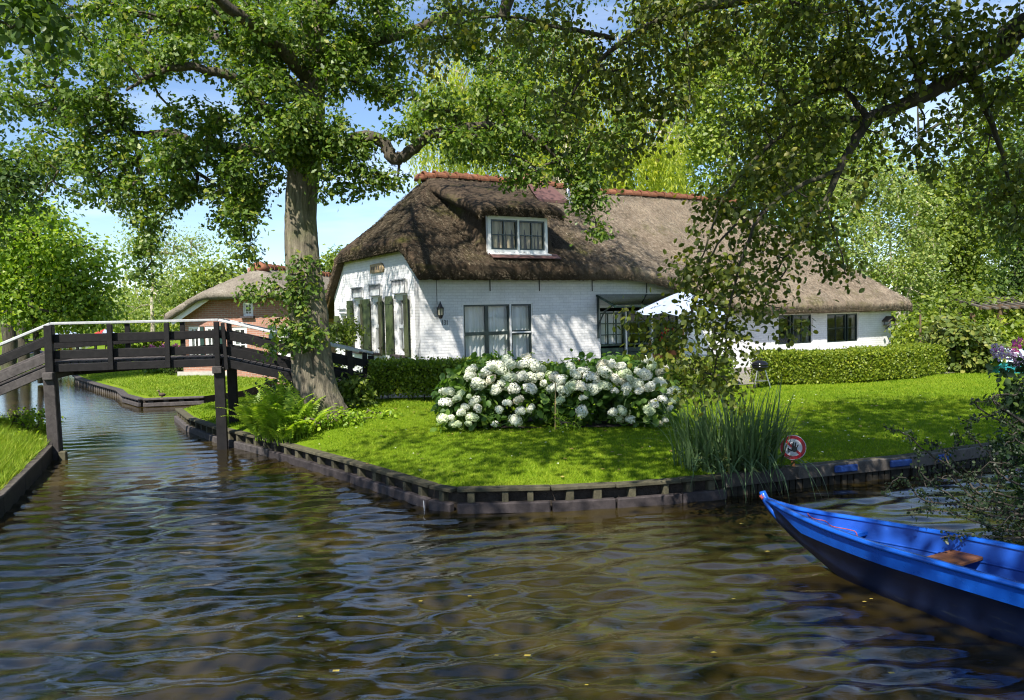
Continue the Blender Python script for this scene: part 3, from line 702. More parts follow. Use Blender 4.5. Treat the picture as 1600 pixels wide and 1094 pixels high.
def window(name, root, frame, s0, s1, z0, z1, splits, mats, depth=.09, fw=.05, bars=None, curtain='curtain', cmode='full', outer=None, gap=.12):
    """splits: list of (a,b,c,d) sash rectangles (fractions), bars: (nx, nz) glazing bars per sash. frame(s,z,d)"""
    def fb(m, a, b, c, d, dp0, dp1):
        q = [frame(s, z, dp) for dp in (dp0, dp1) for s in (a, b) for z in (c, d)]
        m.add(q, [(0, 1, 3, 2), (4, 6, 7, 5), (0, 4, 5, 1), (2, 3, 7, 6), (0, 2, 6, 4), (1, 5, 7, 3)])
    W_, H_ = s1-s0, z1-z0
    m = MB(); ow = fw
    fb(m, s0, s0+ow, z0, z1, depth-.05, depth+.05); fb(m, s1-ow, s1, z0, z1, depth-.05, depth+.05)
    fb(m, s0+ow, s1-ow, z1-ow, z1, depth-.05, depth+.05); fb(m, s0+ow, s1-ow, z0, z0+ow, depth-.05, depth+.05)
    fr = m.build(name, M[outer or mats[0]], root)
    for q in splits:
        a, b = s0+ow+(W_-2*ow)*q[0], s0+ow+(W_-2*ow)*q[1]; c, d = z0+ow+(H_-2*ow)*q[2], z0+ow+(H_-2*ow)*q[3]
        k = .042; m = MB()
        fb(m, a, a+k, c, d, depth-.03, depth+.03); fb(m, b-k, b, c, d, depth-.03, depth+.03)
        fb(m, a+k, b-k, d-k, d, depth-.03, depth+.03); fb(m, a+k, b-k, c, c+k, depth-.03, depth+.03)
        nb = q[4] if len(q) > 4 else bars or (0, 0)
        for i in range(nb[0]):
            s = a+(b-a)*(i+1)/(nb[0]+1); fb(m, s-.014, s+.014, c+k, d-k, depth-.02, depth+.02)
        for i in range(nb[1]):
            z = c+(d-c)*(i+1)/(nb[1]+1); fb(m, a+k, b-k, z-.013, z+.013, depth-.018, depth+.018)
        m.build('sash', M[mats[1]], fr)
        m = MB(); m.quad(frame(a+k, c+k, depth+.004), frame(b-k, c+k, depth+.004), frame(b-k, d-k, depth+.004), frame(a+k, d-k, depth+.004)); m.build('pane', M['glass'], fr)
    if curtain:
        ranges = {'full': [(0, 1)], 'sides': [(0, .3), (.7, 1)], 'left': [(0, .42)], 'split': [(0, .47), (.53, 1)]}[cmode]
        for a, b in ranges:
            a = s0+.02+(W_-.04)*a; b = s0+.02+(W_-.04)*b; n = max(8, int((b-a)/.022)); m = MB(); k = len(m.v)
            for j in range(n+1):
                s = a+(b-a)*j/n; dp = depth+gap+.028*math.sin(j*1.05+math.sin(j*.31)*1.5)
                m.v += [tuple(frame(s, z0-.0, dp)), tuple(frame(s, z1, dp))]
            m.f += [(2*j, 2*j+2, 2*j+3, 2*j+1) for j in range(n)]
            m.build('curtain', M[curtain], fr, smooth=True)
    return fr

# ------------------------------------------------------------------ white thatched farmhouse
HOUSE = thing('farmhouse', 'white brick farmhouse with a dark thatched roof and green shutters', 'house', (HC[0], HC[1], 0), R(30))
HL, HWD, RW = 17.3, 6.35, 3.15
def ze(u): return 3.34-1.0*ss((u-5.6)/5.2)            # top of the front eave
def zridge(u): return 6.02-.12*ss((u-5)/2)
def roof_main(u, w):
    front = ze(u)+(w+.42)*(zridge(u)-ze(u))/(RW+.42)
    front = front-.05*np.sin(np.clip((w+.42)/(RW+.42), 0, 1)*math.pi)
    back = 2.5+(7.05-w)*(zridge(u)-2.5)/(7.05-RW)
    lh = 4.06+(u+.2)*(6.02-4.06)/(1.75+.2)
    lh = lh-.07*np.sin(np.clip((u+.2)/1.95, 0, 1)*math.pi)
    rh = 2.36+(17.85-u)*(5.9-2.36)/(17.85-13.3)
    z = smin(front, back, .08); z = smin(z, lh, .12); return smin(z, rh, .3)
DU0, DU1, DW0 = 1.62, 3.86, .14
def roof_z(u, w):
    z = roof_main(u, w)
    dz = 4.70+(w-.1)*(5.9-4.70)/(RW-.1)
    dz = np.where(w < RW-.08, dz, -9.0)
    mu = ss((u-DU0)/.28)*ss((DU1-u)/.28); mw = ss((w-DW0)/.06)
    k = mu*mw
    return np.where(dz > z, z+(dz-z)*k, z)
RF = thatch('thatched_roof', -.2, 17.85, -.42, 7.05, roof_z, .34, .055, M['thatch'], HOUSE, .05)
# dormer hood: thick lip of reed over the window
def hood():
    nu, nw = 46, 22; us = np.linspace(DU0-.12, DU1+.12, nu); ws = np.linspace(-.16, RW-.35, nw)
    gu, gw = np.meshgrid(us, ws); c = (gu-(DU0+DU1)/2)/((DU1-DU0)/2+.12)
    z = 4.88+(gw+.16)*(6.0-4.88)/(RW+.16)-.16*np.abs(c)**6+.02*fbm(gu, gw, 9)
    z -= .09*np.exp(-(gw+.16)/.08)
    r = np.random.default_rng(2); z += r.normal(0, .007, z.shape)
    zb = z-.17+.0*gu
    V = np.concatenate([np.stack([gu, gw, z], -1).reshape(-1, 3), np.stack([gu, gw+.05, zb], -1).reshape(-1, 3)])
    N = nu*nw; i = np.arange(nw-1)[:, None]*nu+np.arange(nu-1)[None]
    top = np.stack([i, i+1, i+nu+1, i+nu], -1).reshape(-1, 4)
    bd = np.concatenate([np.arange(nu), (np.arange(1, nw)*nu+nu-1), (nw-1)*nu+np.arange(nu-2, -1, -1), np.arange(nw-2, -1, -1)*nu])
    F4 = np.concatenate([top, top[:, ::-1]+N, np.stack([bd[:-1], bd[:-1]+N, bd[1:]+N, bd[1:]], -1)]).reshape(-1)
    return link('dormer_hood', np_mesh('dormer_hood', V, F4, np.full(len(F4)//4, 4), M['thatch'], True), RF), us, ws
HD, _, _ = hood()
# reed ends over the roof and ragged along the eaves
r = np.random.default_rng(14); n = 90000
u = r.uniform(-.15, 17.8, n); w = r.uniform(-.40, 4.2, n)
e = .03; zz = roof_z(u, w); gu = (roof_z(u+e, w)-zz)/e; gw = (roof_z(u, w+e)-zz)/e
ok = (np.hypot(gu, gw) < 4); u, w, zz, gu, gw = u[ok], w[ok], zz[ok], gu[ok], gw[ok]
D = np.column_stack([-gu, -gw, -(gu**2+gw**2)]); D /= np.linalg.norm(D, axis=1)[:, None]+1e-6
Nn = np.column_stack([-gu, -gw, np.ones_like(gu)]); Nn /= np.linalg.norm(Nn, axis=1)[:, None]
Pp = np.column_stack([u, w, zz])+Nn*.02
s = (u < 1.4) & (r.random(len(u)) < .3)
pale = Pp[:, 0]+r.normal(0, .5, len(Pp)) > 5.3
straws('reed_ends', Pp[~pale], (D*.93+Nn*.14)[~pale], .12, .010, M['straw'], RF, 'loose dark reed ends on the left part of the thatch')
straws('reed_ends', Pp[pale], (D*.93+Nn*.14)[pale], .12, .010, M['straw_pale'], RF, 'loose pale reed ends on the right part of the thatch')
n = 9000; u = r.uniform(-.2, 17.85, n); t = r.uniform(0, 1, n)
edge = r.random(n) < .72
P1 = np.column_stack([u, np.full(n, -.42), roof_z(u, np.full(n, -.42))-.08-.22*t])
wv = r.uniform(-.42, 7.05, n); P2 = np.column_stack([np.full(n, -.2), wv, roof_z(np.full(n, -.2), wv)-.08-.22*t])
Pp = np.where(edge[:, None], P1, P2); D = np.where(edge[:, None], np.array([0, -.8, -.5]), np.array([-.8, 0, -.5]))
straws('eave_reeds', Pp, D, .05, .012, M['straw'], RF, 'ragged reed ends along the eaves', 8)
n = 5000; u = r.uniform(DU0-.1, DU1+.1, n); t = r.uniform(0, 1, n)
c = (u-(DU0+DU1)/2)/((DU1-DU0)/2+.12)
straws('hood_reeds', np.column_stack([u, -.16+.05*t, 4.79-.16*np.abs(c)**6-.2*t]), np.tile([0, -.7, -.55], (n, 1)), .05, .012, M['straw'], RF, 'ragged reed ends over the dormer window', 9)
# ridge tiles, one by one
def tile_mesh(L, rad):
    m = MB(); n = 9; k = 0
    for x, rr in ((0, rad*1.22), (.055, rad*1.2), (.057, rad*1.04), (L, rad*.9)):
        for j in range(n+1):
            a = math.pi*(-.08+1.16*j/n); m.v.append((x, -rr*math.cos(a)*1.05, rr*math.sin(a)))
    for i in range(3):
        for j in range(n): m.f.append((i*(n+1)+j, i*(n+1)+j+1, (i+1)*(n+1)+j+1, (i+1)*(n+1)+j))
    b = len(m.v); m.v += [(x, y*.86, z*.86-.01) for x, y, z in m.v[:2*(n+1)]][:n+1]
    m.f += [(j, j+1, b+j+1, b+j) for j in range(n)]
    return m.mesh('ridge_tile', M['ridge_tile'], False)
tm = tile_mesh(.35, .135); rr = np.random.default_rng(31); u = 1.56
tile0 = link('ridge_tile', tm, RF); first = True
while u < 13.3:
    z = float(roof_z(np.array(u+.16), np.array(RW)))+.005
    if not (4.72 < u+.17 < 5.45):
        o = tile0 if first else inst(tile0, RF); first = False
        o.location = (u, RW+rr.normal(0, .012), z+rr.normal(0, .008)); o.rotation_euler = (rr.normal(0, .05), rr.normal(0, .025), rr.normal(0, .025))
    u += .325
m = MB(); m.lathe((1.5, RW, 5.86), [(.0, .2), (.1, .18), (.17, .1), (.19, .0)][::-1], 10); m.build('ridge_end_tile', M['ridge_tile'], RF, smooth=True)
# chimney and flues
m = MB(); m.box((5.05, RW+.05, 6.0), (.62, .62, .75)); ch = m.build('chimney', M['red_brick'], HOUSE)
m = MB(); m.box((5.05, RW+.05, 6.40), (.72, .72, .06)); m.build('chimney_cap', M['lead'], ch, bevel=.01)
m = MB(); m.quad((4.68, RW-.9, 5.42), (5.75, RW-.9, 5.42), (5.55, RW-.28, 5.93), (4.72, RW-.28, 5.93)); m.add([(4.68, RW-.9, 5.34), (5.75, RW-.9, 5.34), (5.75, RW-.9, 5.42), (4.68, RW-.9, 5.42)], [(0, 1, 2, 3)]); m.build('chimney_flashing', M['lead_red'], ch)
m = MB(); m.tube([(4.55, RW+.25, 5.8), (4.55, RW+.25, 6.5)], .07, 10); fl = m.build('flue', M['steel'], HOUSE, smooth=True)
m = MB(); m.lathe((4.55, RW+.25, 6.5), [(.09, 0), (.13, .03), (.13, .06), (.09, .07), (.09, .13), (.14, .15), (.14, .19), (.05, .24)], 12); m.build('flue_cowl', M['black_metal'], fl)
m = MB(); m.tube([(5.95, RW-.55, 5.3), (5.95, RW-.55, 5.98)], .055, 10); fl = m.build('flue', M['steel'], HOUSE, smooth=True)
m = MB(); m.box((6.1, RW-.75, 5.42), (.7, .35, .05), rotm(x=.66)); m.build('flue_flashing', M['lead'], fl)

def FR(s, z, d): return np.array([s, d, z])            # front wall: s along u, depth inward +w
def GB(s, z, d): return np.array([d, s, z])            # gable: s along w, depth inward +u
zt = lambda u: float(ze(np.array(u)))-.34+.30
us = np.linspace(0, HL, 36)
holes = [(1.11, 3.06, 1.0, 2.46), (5.10, 7.90, .5, 2.34), (11.83, 13.38, 1.04, 2.0), (14.05, 15.61, 1.02, 1.985)]
wall_panel('front_wall', [(0, .1), (HL, .1)]+[(x, zt(x)) for x in us[::-1]], holes, FR, .28, M['white_brick'], HOUSE)
GWIN = [(.86, 1.56, 1.25, 2.69), (2.53, 3.19, 1.25, 2.69), (3.94, 4.57, 1.25, 2.66), (5.37, 5.79, 1.57, 2.23)]
gout = [(.285, .1), (.285, 3.3)]
gz_in = lambda w: float(roof_main(np.array(-.02), np.array(w)))-.12
gout = [(.28, .1), (HWD, .1)]+[(x, gz_in(x)) for x in (HWD, 5.6, 4.6, 3.15, 1.8, .8, .28)]
wall_panel('gable_wall', gout, GWIN, GB, .28, M['white_brick'], HOUSE)
# thin return that closes the corner between gable and front wall
m = MB(); m.add([(-.0, .0, .1), (-.0, .28, .1), (-.0, .28, gz_in(.28)), (0, 0, zt(0))], [(0, 1, 2, 3)]); m.build('corner_return', M['white_brick'], HOUSE)
m = MB(); m.box((HL-.14, HWD/2+.14, 1.3), (.28, HWD-.3, 2.4)); m.build('end_wall', M['white_brick'], HOUSE)
m = MB(); m.box((HL/2, HWD-.14, 1.2), (HL-.6, .28, 2.2)); m.build('rear_wall', M['white_brick'], HOUSE)
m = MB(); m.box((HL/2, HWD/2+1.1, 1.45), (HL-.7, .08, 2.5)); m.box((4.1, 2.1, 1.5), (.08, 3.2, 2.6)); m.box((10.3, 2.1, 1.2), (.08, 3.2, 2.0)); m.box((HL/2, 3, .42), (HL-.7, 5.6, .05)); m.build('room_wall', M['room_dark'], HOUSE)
# front windows
wm0 = ('white_paint', 'dark_frame')
window('window', HOUSE, FR, 1.11, 3.06, 1.0, 2.46, [(0, .335, .5, 1), (.335, .67, .5, 1), (0, .335, 0, .5), (.335, .67, 0, .5), (.69, 1, .51, 1), (.69, 1, 0, .49)], wm0, depth=.07, fw=.03, cmode='full')
m = MB(); m.box((2.425, .045, 1.73), (.045, .07, 1.4)); m.box((2.735, .045, 1.735), (.56, .07, .035)); m.build('mullion', M['white_paint'], HOUSE)
m = MB(); m.box((2.085, -.012, .97), (2.05, .1, .05)); m.build('window_sill', M['white_paint'], HOUSE, bevel=.006)
window('window', HOUSE, FR, 11.83, 13.38, 1.04, 2.0, [(0, .38, 0, 1, (0, 0)), (.44, 1, 0, 1, (1, 1))], wm0, depth=.07, fw=.03, curtain=None)
window('window', HOUSE, FR, 14.05, 15.61, 1.02, 1.985, [(0, .62, 0, 1, (1, 1)), (.68, 1, 0, 1, (0, 1))], wm0, depth=.07, fw=.03, curtain=None)
# garden door set under the glass canopy
ds = window('door_set', HOUSE, FR, 5.10, 7.90, .5, 2.34, [(0, .31, .42, .93, (2, 2)), (.345, .63, .42, .95, (1, 2)), (.68, 1, .42, .93, (2, 2))], ('white_paint', 'door_green'), depth=.07, fw=.045, curtain=None)
for a, b in ((5.16, 5.95), (6.08, 6.83), (6.98, 7.84)):
    m = MB(); 
    for k in range(5): m.box(((a+b)/2, .075, .56+.135*k+.06), (b-a-.02, .035, .128))
    m.build('door_panel', M['door_green'], ds, bevel=.006)
m = MB(); m.box((6.02, .06, 1.42), (.05, .06, 1.75)); m.box((6.92, .06, 1.42), (.05, .06, 1.75)); m.build('mullion', M['white_paint'], ds)
for k in range(3):
    m = MB(); m.quad((5.2+.27*k, .2, 1.33), (5.44+.27*k, .2, 1.33), (5.44+.27*k, .2, 2.2), (5.2+.27*k, .2, 2.2)); m.build('blind', M['curtain'], ds)
cn = MB(); c0, c1 = (5.02, -.01, 2.63), (5.02, -.78, 2.33)
for uu in (5.05, 6.1, 7.15, 8.1):
    cn.beam((uu, -.01, 2.61), (uu, -.8, 2.31), .04, .05)
cn.beam((5.0, -.8, 2.315), (8.15, -.8, 2.315), .05, .05); cn.beam((5.0, -.03, 2.62), (8.15, -.03, 2.62), .05, .05)
cpy = cn.build('glass_canopy', M['door_green'], HOUSE, bevel=.004)
m = MB(); m.box((6.575, -.4, 2.503), (3.1, .80, .008), rotm(x=.363)); m.build('canopy_pane', M['canopy_glass'], cpy)
for uu in (5.05, 8.1):
    m = MB(); m.tube([(uu, -.03, 1.62), (uu, -.07, 1.9), (uu, -.3, 2.2), (uu, -.62, 2.34)], .022, 6); m.beam((uu, -.03, 1.5), (uu, -.03, 2.6), .05, .05, up=(0, 1, 0)); m.build('canopy_bracket', M['dark_frame'], cpy)
# wall anchors and cable
for px, y0, y1 in ((765.5, 438, 455), (842.5, 438, 455), (925, 437, 455), (1010, 447, 458)):
    uu, z0 = on_front(px, y1); m = MB(); m.beam((uu, -.015, z0), (uu, -.015, z0+.3), .018, .02, up=(0, 1, 0)); m.build('wall_anchor', M['black_metal'], HOUSE)
m = MB(); m.tube([(.44, -.012, 2.45), (.44, -.012, 3.05)], .006, 5); m.build('lamp_cable', M['black_metal'], HOUSE)
# lantern
lm = MB(); lx, lz = .475, 2.28
lm.lathe((lx, -.11, lz), [(.012, .24), (.02, .2), (.065, .11), (.10, .085), (.10, .075), (.075, .07)][::-1], 6); lm.lathe((lx, -.11, lz), [(.015, -.17), (.045, -.15), (.07, -.09), (.075, -.08)], 6)
for k in range(6):
    a = k*math.pi/3; lm.beam((lx+.07*math.cos(a), -.11+.07*math.sin(a), lz-.09), (lx+.078*math.cos(a), -.11+.078*math.sin(a), lz+.08), .012, .012, up=(1, 0, 0.01))
lm.beam((lx, -.01, lz+.02), (lx, -.1, lz+.02), .03, .05); LM = lm.build('wall_lantern', M['black_metal'], None, bevel=0)
LM.matrix_world = Matrix.Translation((HC[0], HC[1], 0)) @ Matrix.Rotation(R(30), 4, 'Z')
tag(LM, 'black six sided wall lantern beside the house number', 'lantern')
m = MB(); m.lathe((lx, -.11, lz), [(.055, -.08), (.062, .07)], 6); m.build('lantern_glass', M['lamp_glass'], LM)
# house number
for i, chh in enumerate('131'):
    cu = bpy.data.curves.new('house_number', 'FONT'); cu.body = chh; cu.size = .17; cu.extrude = .006; cu.align_x = 'CENTER'
    cu.materials.append(M['digit']); tmp = bpy.data.objects.new('digit_source', cu); me = bpy.data.meshes.new_from_object(tmp); bpy.data.objects.remove(tmp); o = link('house_number', me, HOUSE); o.location = (.57+.06*i, -.012, 1.97); o.rotation_euler = (R(90), 0, 0); o.scale = (.55, 1, 1)
# gable windows with shutters
for i, (a, b, c, d) in enumerate(GWIN):
    if i < 3:
        window('window', HOUSE, GB, a, b, c, d, [(0, 1, .48, 1, (1, 0)), (0, 1, 0, .48, (1, 0))], ('white_paint', 'white_paint'), depth=.1, fw=.06, cmode='split')
    else:
        window('window', HOUSE, GB, a, b, c, d, [(0, 1, 0, 1, (1, 1))], ('white_paint', 'white_paint'), depth=.1, fw=.04, cmode='split')
    m = MB(); m.box((-.05, (a+b)/2, c-.03), (.16, b-a+.12, .06)); m.build('window_sill', M['edge_wood2'] if i < 3 else M['white_paint'], HOUSE, bevel=.008)
SH = [(.50, .85, 1.22, 2.70, -1), (1.57, 1.91, 1.22, 2.70, 1), (2.17, 2.52, 1.22, 2.69, -1), (3.2, 3.54, 1.22, 2.67, 1), (3.58, 3.92, 1.22, 2.67, -1), (4.58, 4.9, 1.23, 2.66, 1), (5.07, 5.36, 1.57, 2.24, -1), (5.8, 6.1, 1.57, 2.24, 1)]
for a, b, c, d, sgn in SH:
    m = MB(); rx = .10   # shutters stand a little off the wall, swung on their hinges
    hinge = b if sgn < 0 else a; wd = b-a
    def sp(y, z, off):   # y measured from the hinge outwards
        ang = .16; return (-.03-off-math.sin(ang)*y, hinge+sgn*math.cos(ang)*y, z)
    def slab(y0, y1, z0, z1, o0, o1):
        q = [sp(y, z, o) for o in (o0, o1) for y in (y0, y1) for z in (z0, z1)]
        m.add(q, [(0, 1, 3, 2), (4, 6, 7, 5), (0, 4, 5, 1), (2, 3, 7, 6), (0, 2, 6, 4), (1, 5, 7, 3)])
    slab(0, wd*.49, c, d, 0, .03); slab(wd*.51, wd, c, d, 0, .03)
    sh = m.build('shutter', M['green_paint'], HOUSE, bevel=.004)
    m = MB(); slab(.02, wd-.02, c+.12, c+.2, .0305, .046); slab(.02, wd-.02, d-.2, d-.12, .0305, .046); m.build('shutter_batten', M['green_paint'], sh)
    m = MB(); slab(-.05, .06, c+.14, c+.18, .047, .056); slab(-.05, .06, d-.18, d-.14, .047, .056); m.build('shutter_hinge', M['black_metal'], sh)
for a, b, c, d in ((.70, 1.52, 2.74, 3.09), (2.36, 3.14, 2.73, 3.04), (3.76, 4.53, 2.72, 3.01), (5.2, 5.75, 2.3, 2.44)):
    m = MB(); m.box((-.03, (a+b)/2, (c+d)/2), (.05, b-a, d-c)); fp = m.build('fanlight_panel', M['white_paint'], HOUSE, bevel=.006)
    m = MB(); m.box((-.07, (a+b)/2, d-.01), (.05, b-a+.06, .03)); m.box((-.07, (a+b)/2, c+.01), (.03, b-a-.1, .02))
    if d-c > .2:
        for k in range(9): m.box((-.068, a+.05+(b-a-.1)*k/8, d-.08), (.018, .022, .13))
        m.box((-.068, a+.01, (c+d)/2), (.02, .022, d-c)); m.box((-.068, b-.01, (c+d)/2), (.02, .022, d-c))
    m.build('fanlight_bars', M['lead'], fp)
pl = [(2.2, 3.33), (3.08, 3.33), (3.08, 3.56), (2.3, 3.57), (2.2, 3.52), (2.14, 3.45), (2.14, 3.40)]
m = MB(); m.prism([(-.005, y, z) for y, z in pl], (-.045, 0, 0)); pq = m.build('name_plaque', M['plaque'], HOUSE, bevel=.006)
m = MB()
for k in range(5): m.box((-.054, 2.95-k*.13, 3.45), (.008, .07, .085)) if k != 2 else m.box((-.054, 2.95-k*.13, 3.45), (.008, .03, .085))
m.build('plaque_lettering', M['edge_wood'], pq)
m = MB(); yv = 5.58
m.add([(-.15, 5.70, 3.92), (-.15, 7.0, 2.10), (-.11, 7.0, 2.10), (-.11, 5.70, 3.92), (-.15, 5.58, 3.86), (-.15, 6.86, 2.08), (-.11, 6.86, 2.08), (-.11, 5.58, 3.86)], [(0, 1, 2, 3), (4, 7, 6, 5), (0, 4, 5, 1), (3, 2, 6, 7)]); m.build('verge_board', M['reed_cut'], HOUSE)
# dormer front
dn = thing_d = link('dormer', None, HOUSE)
m = MB(); m.box((2.72, .13, 4.13), (1.74, .1, 1.02)); 
m = MB(); DFR = lambda s, z, d: np.array([s, .06+d, z])
dw = window('window', HOUSE, DFR, 1.86, 3.57, 3.68, 4.58, [(0, .485, 0, 1, (1, 1)), (.515, 1, 0, 1, (1, 1))], ('white_paint', 'dark_frame'), depth=.03, fw=.085, curtain='tan_curtain', gap=.05)
bpy.data.objects.remove(dn)
m = MB(); m.box((2.715, .075, 4.13), (.05, .08, .74)); m.build('mullion', M['white_paint'], dw)
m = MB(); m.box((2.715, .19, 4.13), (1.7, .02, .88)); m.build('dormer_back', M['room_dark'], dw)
m = MB(); m.box((2.715, -.02, 3.655), (1.74, .22, .05), rotm(x=.25)); m.build('window_sill', M['white_paint'], dw, bevel=.008)
m = MB(); m.box((2.8, -.16, 3.60), (1.95, .26, .02), rotm(x=.5)); m.build('sill_flashing', M['lead_red'], dw)
# bird table on the wall
bh = thing('bird_feeder', 'small wooden bird feeder with a pitched roof on the white wall under the eave', 'bird feeder', (0, 0, 0))
q0 = HC+HU*17.02; bh.location = (q0[0], q0[1], 1.6); bh.rotation_euler = (0, 0, R(30))
m = MB(); m.prism([(-.24, -.3, .05), (-.02, -.3, .2), (.2, -.3, .05), (.2, -.3, .08), (-.02, -.3, .235), (-.24, -.3, .08)], (0, .28, 0)); m.build('feeder_roof', M['edge_wood'], bh)
m = MB(); m.box((-.02, -.16, -.06), (.36, .26, .025)); m.build('feeder_tray', M['edge_wood'], bh)
m = MB()
for x in (-.17, .13):
    for y in (-.27, -.06): m.beam((x, y, -.06), (x, y, .09), .02, .02, up=(0, 1, 0))
m.beam((-.02, -.01, -.2), (-.02, -.15, -.07), .03, .03); m.build('feeder_post', M['edge_wood'], bh)

# ------------------------------------------------------------------ brick cottage across the ditch
CB = np.array([-10.95, 26.6]); CA = R(-7)
COT = thing('brick_cottage', 'red brick cottage with pale thatch behind the bridge', 'house', (CB[0], CB[1], 0), CA)
CW, CD = 4.7, 10.5
def cot_z(x, y):
    l = 2.42+(x+.35)*(3.98-2.42)/(2.35+.35); rr_ = 2.42+(CW+.35-x)*(3.98-2.42)/(2.35+.35)
    h = 3.12+(y+.5)*(3.98-3.12)/1.3; hb = 3.12+(CD+.5-y)*(3.98-3.12)/1.3
    return smin(smin(smin(l, rr_, .12), h, .2), hb, .2)
CR = thatch('thatched_roof', -.35, CW+.35, -.5, CD+.5, cot_z, .26, .1, M['thatch_pale'], COT, .05, 12)
tm2 = tile_mesh(.36, .14); tl = None; y = 1.1
while y < CD-1.0:
    o = link('ridge_tile', tm2, CR) if tl is None else inst(tl, CR); tl = tl or o
    o.location = (2.35, y, float(cot_z(np.array(2.35), np.array(y+.1)))); o.rotation_euler = (0, rr.normal(0, .03), R(90)+rr.normal(0, .02)); y += .34
m = MB(); m.lathe((2.35, .95, 3.82), [(.34, 0), (.3, .15), (.2, .27), (.07, .33)], 12); m.build('ridge_end_tile', M['ridge_tile'], CR, smooth=True)
m = MB(); m.box((1.2, 3.4, 3.5), (.6, .6, 1.2)); m.build('chimney', M['red_brick'], COT, bevel=.01)
ch = [(.22, .62, .95, 2.0), (.8, 1.2, .95, 2.0), (1.75, 2.25, 1.05, 1.95), (3.3, 4.2, .95, 1.95), (2.15, 2.5, 2.3, 2.75)]
cg = lambda x: float(cot_z(np.array(x), np.array(.02)))-.1
wall_panel('gable_wall', [(0, .0), (CW, .0)]+[(x, cg(x)) for x in (CW, 4.0, 3.3, 2.35, 1.5, .8, 0)], ch, FR, .25, M['red_brick'], COT)
m = MB(); m.box((.13, CD/2+.13, 1.1), (.25, CD-.27, 2.2)); m.box((CW-.13, CD/2+.13, 1.1), (.25, CD-.27, 2.2)); m.build('side_wall', M['red_brick'], COT)
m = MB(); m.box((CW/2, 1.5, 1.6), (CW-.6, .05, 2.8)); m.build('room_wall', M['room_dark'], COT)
for a, b, c, d in ch: 
    f_ = window('window', COT, FR, a, b, c, d, [(0, 1, 0, 1, (1, 2))], ('white_paint', 'white_paint'), depth=.07, fw=.05, curtain='curtain' if a < 2 else None, cmode='sides')
    m = MB(); m.box(((a+b)/2, -.04, c-.03), (b-a+.1, .14, .06)); m.build('window_sill', M['edge_wood2'], COT)
for a, b in ((1.24, 1.5), (3.02, 3.27), (4.23, 4.5), (.64, .78)):
    m = MB(); m.box(((a+b)/2, -.03, 1.5), (b-a, .035, 1.0)); m.build('shutter', M['door_green'], COT, bevel=.005)
m = MB(); m.box((.8, -.02, .3), (2.0, .05, .42)); m.build('plinth', M['concrete'], COT)
for sx in (-1, 1):
    m = MB(); x0 = CW/2+sx*(CW/2+.18); x1 = CW/2+sx*1.25; m.beam((x0, -.3, 2.14), (x1, -.3, 2.92), .04, .16); m.build('verge_board', M['white_paint'], COT)

# terrace strip between hedge and house
tp = MB()
for k in range(26):
    t0, t1 = k/26, (k+1)/26
    a = np.array([-2.9, 15.75])+np.array([14.2, 4.6])*t0; b = np.array([-2.9, 15.75])+np.array([14.2, 4.6])*t1
    a2 = HC+HU*(17.4*t0-.6)-HW*.02; b2 = HC+HU*(17.4*t1-.6)-HW*.02
    zs = [hz(h_main, *p)+.02 for p in (a, b, b2, a2)]
    tp.quad((*a, zs[0]), (*b, zs[1]), (*b2, zs[2]), (*a2, zs[3]))
tag(tp.build('terrace', M['paving']), 'brick paved terrace between hedge and farmhouse', kind='structure')

# ------------------------------------------------------------------ foliage tools
SHAPES = {
 'oak': (np.array([(0, 0, 0), (.28, .2, .03), (.42, .12, .0), (.62, .33, .05), (1, .04, -.03), (.66, -.33, .05), (.42, -.12, 0), (.28, -.2, .03)]), [(0, 1, 2, 6, 7), (2, 3, 4), (2, 4, 5, 6)]),
 'oval': (np.array([(0, 0, 0), (.3, .3, .08), (.72, .3, .06), (1, 0, -.04), (.72, -.3, .06), (.3, -.3, .08)]), [(0, 3, 2, 1), (0, 5, 4, 3)]),
 'kite': (np.array([(0, 0, 0), (.5, .34, .05), (1, 0, -.03), (.5, -.34, .05)]), [(0, 2, 1), (0, 3, 2)]),
 'slim': (np.array([(0, 0, 0), (.4, .11, .02), (1, 0, -.05), (.4, -.11, .02)]), [(0, 2, 1), (0, 3, 2)]),
}
def leaves(name, Pn, size, shape, mat, parent, seed=1, up=.6, droop=.15, axis=None, jit=.35, ow=.9):
    out = None
    if isinstance(Pn, tuple): Pn, out = Pn
    r = np.random.default_rng(seed); n = len(Pn); T, F = SHAPES[shape]
    N = r.normal(0, 1, (n, 3)); N[:, 2] = N[:, 2]*.7+up
    if out is not None: N = N*.62+out*ow; N[:, 2] += .25
    N = N*np.where(N[:, 2:3] < -.35, -1, 1); N /= np.linalg.norm(N, axis=1)[:, None]
    A = r.normal(0, 1, (n, 3)); A[:, 2] -= droop*2
    if axis is not None: A = A*.4+np.asarray(axis)
    A -= N*(A*N).sum(1)[:, None]; A /= np.linalg.norm(A, axis=1)[:, None]+1e-9
    B = np.cross(N, A); s = size*r.uniform(1-jit, 1+jit, n)
    V = Pn[:, None, :]+s[:, None, None]*(T[None, :, 0:1]*A[:, None]+T[None, :, 1:2]*B[:, None]+T[None, :, 2:3]*N[:, None])
    k = len(T); lp = np.concatenate([np.array(f) for f in F]); sz = np.array([len(f) for f in F])
    loops = (np.arange(n)[:, None]*k+lp[None]).ravel()
    o = link(name, np_mesh(name, V.reshape(-1, 3), loops, np.tile(sz, n), mat), parent)
    tag(o, kind='stuff'); return o

